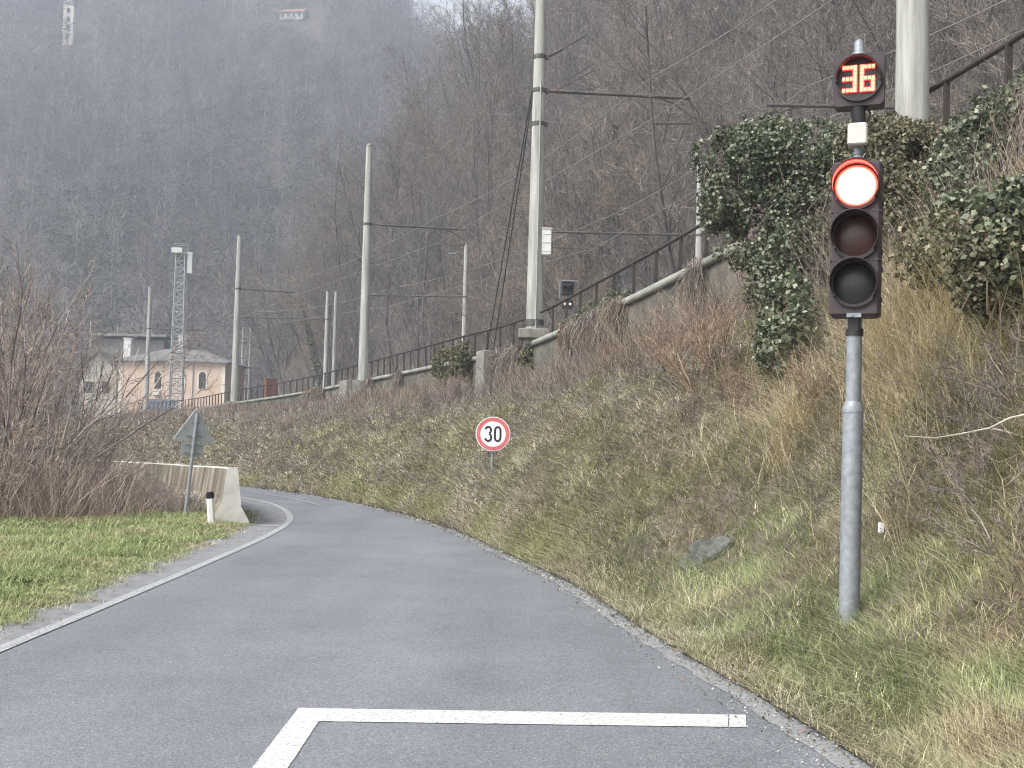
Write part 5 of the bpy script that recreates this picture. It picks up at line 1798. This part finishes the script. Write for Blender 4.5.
BANK_SHRUBS = [(668, 372, 'mid', 0.5), (702, 395, 'mid', 0.46), (722, 372, 'mid', 0.42), (640, 352, 'low', 0.62), (745, 410, 'low', 0.5), (610, 362, 'low', 0.5), (585, 380, 'low', 0.5),
               (692, 345, 'mid', 0.42), (560, 388, 'low', 0.5), (826, 410, 'low', 0.5)]
for px, py, kd, sc in BANK_SHRUBS:
    p = bank_hit(px, py)
    if p is None: continue
    shrub(kd, p - Vector((0, 0, 0.05)), sc, M['shrub_red'], "bare reddish brown shrub in the thicket on the bank beneath the railing", "bare_shrub", "reddish shrubs on the bank under the railing")
for px, py, kd, sc in [(462, 405, 'low', 0.6), (448, 405, 'low', 0.8), (425, 412, 'low', 0.6), (395, 420, 'low', 0.55), (360, 425, 'low', 0.5), (320, 425, 'low', 0.5), (528, 392, 'low', 0.6), (545, 370, 'low', 0.5), (285, 428, 'low', 0.5), (250, 425, 'low', 0.5)]:
    p = bank_hit(px, py)
    if p is None: continue
    shrub(kd, p - Vector((0, 0, 0.05)), sc, M['shrub'], "leafless grey brown shrub along the foot of the retaining wall", "bare_shrub", "grey shrubs along the foot of the retaining wall")
for px, py, kd, sc in [(960, 420, 'mid', 0.26), (1000, 450, 'mid', 0.26), (1020, 400, 'mid', 0.26), (935, 385, 'mid', 0.24), (985, 500, 'low', 0.42), (1015, 560, 'low', 0.42)]:
    p = bank_hit(px, py)
    if p is None: continue
    shrub(kd, p - Vector((0, 0, 0.05)), sc, M['shrub'], "dark dead shrub on the slope to the right of the traffic light", "bare_shrub", "dark shrubs right of the traffic light")


# ------------------------------------------------------------------ ivy
def ivy(name, label, blobs, n, size, mat, stem_pts, seed, origin):
    rg = np.random.default_rng(seed)
    O = Vector(origin)
    r = empty(name, O)
    tag(r, label, "ivy")
    vol = np.array([b[1][0] * b[1][1] * b[1][2] for b in blobs]) ** (2 / 3)
    pick = rg.choice(len(blobs), n, p=vol / vol.sum())
    C = np.array([tuple(b[0]) for b in blobs])[pick]; Rr = np.array([b[1] for b in blobs])[pick]
    d = unit(rg.normal(0, 1, (n, 3)))
    rad = rg.uniform(0.35, 1.0, n) ** 0.45
    lump = 0.72 + 0.56 * fbm(d[:, 0] * 2.2 + pick * 3.1, d[:, 2] * 2.2 + d[:, 1] * 1.7, seed)
    P = C + d * Rr * (rad * lump)[:, None]
    g = fbm(P[:, 0] * 2.6, P[:, 2] * 2.6 + P[:, 1], seed + 9)
    kp = g > 0.355
    P, d = P[kp], d[kp]
    V, Q = leaves(P - np.array(O), size * rg.uniform(0.5, 1.5, len(P)), rg, 0.3, d * 0.8)
    link("leaves", np_mesh("leaves", V, Q), mat, r)
    mb = MB()
    for pts in stem_pts:
        pts = [Vector(p) - O for p in pts]
        mb.tube(pts, [0.035 * (1 - 0.6 * k / (len(pts) - 1)) for k in range(len(pts))], 6)
    # fine hanging runners
    for _ in range(60):
        b = blobs[int(rg.integers(0, len(blobs)))]
        s = Vector(b[0]) + Vector((rg.normal(0, 0.5) * b[1][0], rg.normal(0, 0.5) * b[1][1], -0.5 * b[1][2])) - O
        L = rg.uniform(0.3, 0.9)
        mb.tube([s, s + Vector((rg.normal(0, 0.1), rg.normal(0, 0.1), -L * 0.5)), s + Vector((rg.normal(0, 0.2), rg.normal(0, 0.2), -L))], [0.006, 0.005, 0.003], 4, cap=False)
    mb.build("vines", M['shrub_red'], r)
    return r


Zi = 18.4
def B(px, py, Y, rx, ry, rz, fwd=1.05):
    h_ = bank_hit(px, py)
    if h_ is not None: Y = min(Y, h_.y - fwd)
    return (at(px, py, Y), (rx * 1.18, ry * 1.1, rz * 1.18))



blobsA = [B(735, 168, Zi, 0.55, 0.5, 0.58), B(772, 152, Zi, 0.65, 0.6, 0.50), B(812, 155, Zi - 0.3, 0.65, 0.6, 0.48), B(850, 165, Zi - 0.5, 0.5, 0.5, 0.45), B(720, 205, Zi, 0.30, 0.4, 0.5), B(728, 235, Zi, 0.26, 0.3, 0.4),
          B(755, 210, Zi, 0.5, 0.4, 0.5), B(800, 210, Zi - 0.4, 0.5, 0.4, 0.55), B(782, 255, Zi - 1.0, 0.48, 0.4, 0.5), B(788, 285, Zi - 1.2, 0.42, 0.35, 0.45), B(786, 315, Zi - 1.4, 0.36, 0.3, 0.45), B(780, 350, Zi - 1.5, 0.30, 0.3, 0.36), B(748, 245, Zi - 0.7, 0.32, 0.3, 0.42),
          B(712, 160, Zi, 0.3, 0.3, 0.35), B(832, 205, Zi - 0.6, 0.42, 0.4, 0.5), B(815, 250, Zi - 1.0, 0.3, 0.3, 0.45), B(762, 285, Zi - 1.2, 0.25, 0.3, 0.4), B(805, 330, Zi - 1.5, 0.2, 0.25, 0.3)]
pb = bank_hit(780, 372) or at(780, 372, 17.5)
ivy("ivy_canopy", "dark green ivy canopy spilling over the railing left of the traffic light", blobsA, 46000, 0.056, M['ivy'],
    [[pb, at(778, 320, Zi - 0.2), at(772, 250, Zi), at(760, 180, Zi)], [pb, at(790, 300, Zi), at(800, 220, Zi), at(830, 160, Zi)], [pb, at(765, 290, Zi), at(740, 220, Zi), at(720, 165, Zi)]], 11, pb)
Zj = 13.4
blobsB = [B(1010, 128, Zj, 0.5, 0.5, 0.40), B(972, 150, Zj + 0.2, 0.42, 0.4, 0.36), B(1020, 175, Zj - 0.3, 0.5, 0.4, 0.45), B(985, 195, Zj - 0.2, 0.5, 0.35, 0.42), B(1045, 115, Zj, 0.5, 0.5, 0.55), B(1025, 230, Zj - 0.6, 0.42, 0.35, 0.42), B(948, 180, Zj, 0.3, 0.3, 0.35), B(965, 225, Zj, 0.32, 0.3, 0.3), B(1000, 265, Zj, 0.3, 0.3, 0.3)]
pb = bank_hit(1000, 262) or at(1000, 262, 12.5)
ivy("ivy_canopy", "glossy ivy mound on the railing at the end of the bank beyond the traffic light", blobsB, 26000, 0.052, M['ivy'], [[pb, at(1000, 210, Zj), at(1005, 150, Zj), at(1030, 110, Zj)], [pb, at(980, 220, Zj), at(965, 180, Zj)]], 12, pb)
Zk = 15.0
blobsC = [B(880, 140, Zk, 0.55, 0.4, 0.30), B(920, 150, Zk - 0.3, 0.55, 0.4, 0.35), B(900, 190, Zk - 0.6, 0.6, 0.35, 0.42), B(945, 200, Zk - 0.9, 0.5, 0.35, 0.42), B(865, 185, Zk - 0.2, 0.45, 0.35, 0.4), B(925, 245, Zk - 1.3, 0.5, 0.3, 0.4), B(890, 240, Zk - 0.9, 0.5, 0.3, 0.4), B(960, 255, Zk - 1.8, 0.5, 0.3, 0.35), B(1000, 270, Zk - 2.6, 0.4, 0.3, 0.35)]
pb = bank_hit(900, 275) or at(900, 275, 13.5)
ivy("withered_ivy", "withered brown ivy around the foot of the stout concrete pole", blobsC, 26000, 0.05, M['ivy_dry'], [[pb, at(890, 230, Zk - 0.5), at(880, 160, Zk)], [pb, at(930, 220, Zk - 0.8), at(925, 150, Zk - 0.2)]], 13, pb)
blobsD = [B(452, 366, 42, 0.7, 0.5, 0.6, 0.6), B(464, 358, 41, 0.45, 0.5, 0.5, 0.6), B(460, 388, 41, 0.75, 0.5, 0.8, 0.6), B(522, 368, 36.5, 0.55, 0.5, 0.6, 0.6), B(540, 362, 35, 0.6, 0.4, 0.5, 0.6)]
pb = bank_hit(465, 412) or at(465, 412, 40)
ivy("wall_ivy", "olive brown creeper clump on the wall around the concrete pilaster", blobsD, 15000, 0.075, M['creeper_leaf'], [[pb, at(462, 380, 42), at(470, 360, 42)]], 14, pb)
blobsE = [B(600, 318, 29.5, 0.5, 0.3, 0.35), B(625, 305, 28, 0.5, 0.3, 0.32), B(575, 335, 31, 0.4, 0.3, 0.4), B(612, 335, 28.6, 0.4, 0.3, 0.35)]
pb = bank_hit(605, 350) or at(605, 350, 28)
ivy("wall_ivy", "dark ivy hanging below the ledge right of the tall pole with guy cables", blobsE, 5200, 0.06, M['ivy'], [[pb, at(605, 325, 29), at(620, 305, 28)]], 15, pb)

# ivy-clad trunks on the wooded slope
for k, (px, Y, hh, lab) in enumerate(((612, 84, 15, "tree with ivy dark trunk behind the arm of the tall pole with cables"), (584, 92, 13, "slim tree clad in dark ivy just right of the tall pole with cables"),
                                      (330, 118, 12, "leaning ivy clad tree above the close pair of slim poles"), (740, 70, 12, "ivy wrapped tree on the slope above the ivy canopy"))):
    x = at(px, 300, Y).x
    z = float(hill_z(x, Y)) if float(poly_sdf(np.array([x]), np.array([float(Y)]))[0]) > 0 else 4.4
    qn = k % len(protos)
    H, (tm, cm) = protos[qn]
    r = empty("ivy_clad_tree", (x, Y, z - 0.2), 1.3 * k)
    tag(r, lab, "tree")
    if k == 2: r.rotation_euler = (0.0, -0.28, 0.0)
    for nm, me in (("trunk", tm), ("crown", cm)):
        o = bpy.data.objects.new(nm, me); COL.objects.link(o); o.parent = r
    rg = np.random.default_rng(77 + k)
    n = 2600
    f = rg.uniform(0.02, 0.85, n) ** 0.9
    az = rg.uniform(0, 6.28, n)
    rad = (0.25 + 0.55 * fbm(f * 9, az, 5 + k)) * (1.15 - f) * rg.uniform(0.5, 1.1, n)
    P = np.stack([np.cos(az) * rad, np.sin(az) * rad, f * hh], 1)
    link("ivy", np_mesh("ivy", *leaves(P, 0.20 * rg.uniform(0.6, 1.3, n), rg, 0.3)), M['ivy'], r)

# ------------------------------------------------------------------ small things on the bank
p = bank_hit(706, 560) or at(706, 560, 11)
rk = empty("rock", (p.x, p.y, p.z), 0.5)
tag(rk, "grey slab of rock poking out of the grass at the foot of the bank", "rock")


def rock_mesh(seed, dims):
    rg = np.random.default_rng(seed)
    vs, fs = [], []
    nu, nv = 14, 9
    for j in range(nv + 1):
        th = PI * j / nv
        for i in range(nu):
            ph = 2 * PI * i / nu
            d = np.array([math.sin(th) * math.cos(ph), math.sin(th) * math.sin(ph), math.cos(th)])
            q = np.sign(d) * np.abs(d) ** 0.6
            r_ = 0.85 + 0.3 * float(fbm(d[0] * 2.3 + seed, d[1] * 2.3 + d[2] * 1.9, 4))
            vs.append(tuple(q * r_ * np.array(dims)))
    for j in range(nv):
        for i in range(nu):
            i2 = (i + 1) % nu
            fs.append((j * nu + i, j * nu + i2, (j + 1) * nu + i2, (j + 1) * nu + i))
    mb = MB(); mb.add(vs, fs, False); return mb


o = rock_mesh(3, (0.30, 0.13, 0.085)).build("slab", M['rock'], rk); o.rotation_euler = (0.35, -0.55, -0.35); o.location = (0.0, 0.0, 0.03)
o = rock_mesh(8, (0.15, 0.10, 0.05)).build("slab", M['rock'], rk); o.rotation_euler = (0.3, -0.4, 0.2); o.location = (0.05, 0.12, 0.11)

p = bank_hit(881, 535) or at(881, 535, 9.5)
mb = MB()
mb.add([(-0.03, 0, 0), (0.02, -0.01, 0.0), (0.035, 0.0, 0.10), (-0.012, 0.012, 0.115), (-0.028, 0.03, 0.0), (0.025, 0.025, 0.0), (0.03, 0.03, 0.09), (-0.02, 0.03, 0.10)], [(0, 1, 2, 3), (5, 4, 7, 6), (0, 3, 7, 4), (1, 5, 6, 2), (3, 2, 6, 7), (4, 5, 1, 0)])
o = mb.build("paper_scrap", M['litter_white'], None)
o.location = p + Vector((0, -0.02, 0.02)); o.rotation_euler = (-0.2, 0.1, 0.4); o.scale = (0.7, 0.7, 0.75)
tag(o, "small crumpled white scrap caught in the grass right of the signal pole", "litter")

def over_bank(px, py, d):
    h_ = bank_hit(px, py)
    return at(px, py, (h_.y if h_ is not None else 9.5) - d)


mb = MB()
pts = [over_bank(905, 436, 0.45), over_bank(935, 438, 0.6), over_bank(960, 434, 0.7), over_bank(990, 428, 0.75), over_bank(1010, 418, 0.75), over_bank(1036, 412, 0.65)]
O = Vector(pts[2])
mb.tube([p - O for p in pts], [0.003, 0.0055, 0.0065, 0.007, 0.008, 0.009], 7)
q_ = pts[3] - O
mb.tube([q_, q_ + Vector((0.10, -0.03, -0.02)), q_ + Vector((0.21, -0.04, -0.06))], [0.005, 0.003, 0.002], 5)
o = mb.build("fallen_branch", simple("pale_dead_wood", (0.42, 0.38, 0.32), (0.56, 0.52, 0.45), 6, 0.85, 0.2), None)
o.location = O
tag(o, "pale dead branch lying across the brown slope right of the pole", "branch")

# tuft of long straw grass beside the signal pole, on the bank
def tuft(px, py, n, h, seed, label, spread=0.16, mat='straw'):
    p = bank_hit(px, py)
    if p is None: return
    rg = np.random.default_rng(seed)
    P = np.stack([rg.normal(0, spread, n), rg.normal(0, spread, n), np.zeros(n)], 1)
    P[:, 2] = [bank_z(p.x + a_, p.y + b_) - p.z - 0.06 for a_, b_ in P[:, :2]]
    V, Q = blades(P, np.tile([0, 0, 1.0], (n, 1)), h * rg.uniform(0.5, 1.1, n), rg.uniform(0.006, 0.012, n), rg.uniform(0.3, 1.7, n), rg, 4)
    o = link("grass_tuft", np_mesh("grass_tuft", V, Q), M[mat])
    o.location = p
    tag(o, label, "grass tuft")


tuft(792, 452, 620, 0.85, 1, "arching tuft of pale straw grass on the bank left of the signal pole", 0.14)
tuft(905, 345, 520, 1.0, 2, "tall upright straw tuft beside the dark lowest lens of the traffic light", 0.20)
tuft(948, 345, 460, 1.0, 3, "tall straw tuft below the withered ivy and above the fallen branch", 0.22)
tuft(925, 385, 420, 0.8, 6, "broad straw tuft halfway between the withered ivy and the fallen branch", 0.22)
tuft(872, 372, 420, 0.9, 7, "straw tuft hugging the right side of the upper signal pole", 0.18)
tuft(985, 380, 380, 0.7, 8, "straw tuft on the slope above the thick end of the fallen branch", 0.2)
tuft(905, 400, 260, 0.55, 4, "small straw tuft on the slope between the signal pole and fallen branch", 0.14)
tuft(1000, 545, 260, 0.42, 5, "rusty yellow grass tuft low on the slope near dead shrubs", 0.2)

# ------------------------------------------------------------------ air
mb = MB(); mb.box((-60, 330, 160), (1200, 740, 324))
hz = mb.build("haze", None)
hm = bpy.data.materials.new("haze"); hm.use_nodes = True
hn, hl = hm.node_tree.nodes, hm.node_tree.links
hn.clear()
pv = hn.new("ShaderNodeVolumePrincipled")
pv.inputs['Color'].default_value = (0.78, 0.86, 1.0, 1)
pv.inputs['Density'].default_value = 0.00105
pv.inputs['Anisotropy'].default_value = 0.2
ho = hn.new("ShaderNodeOutputMaterial")
hl.new(pv.outputs[0], ho.inputs['Volume'])
hz.data.materials.append(hm)
tag(hz, kind='stuff')
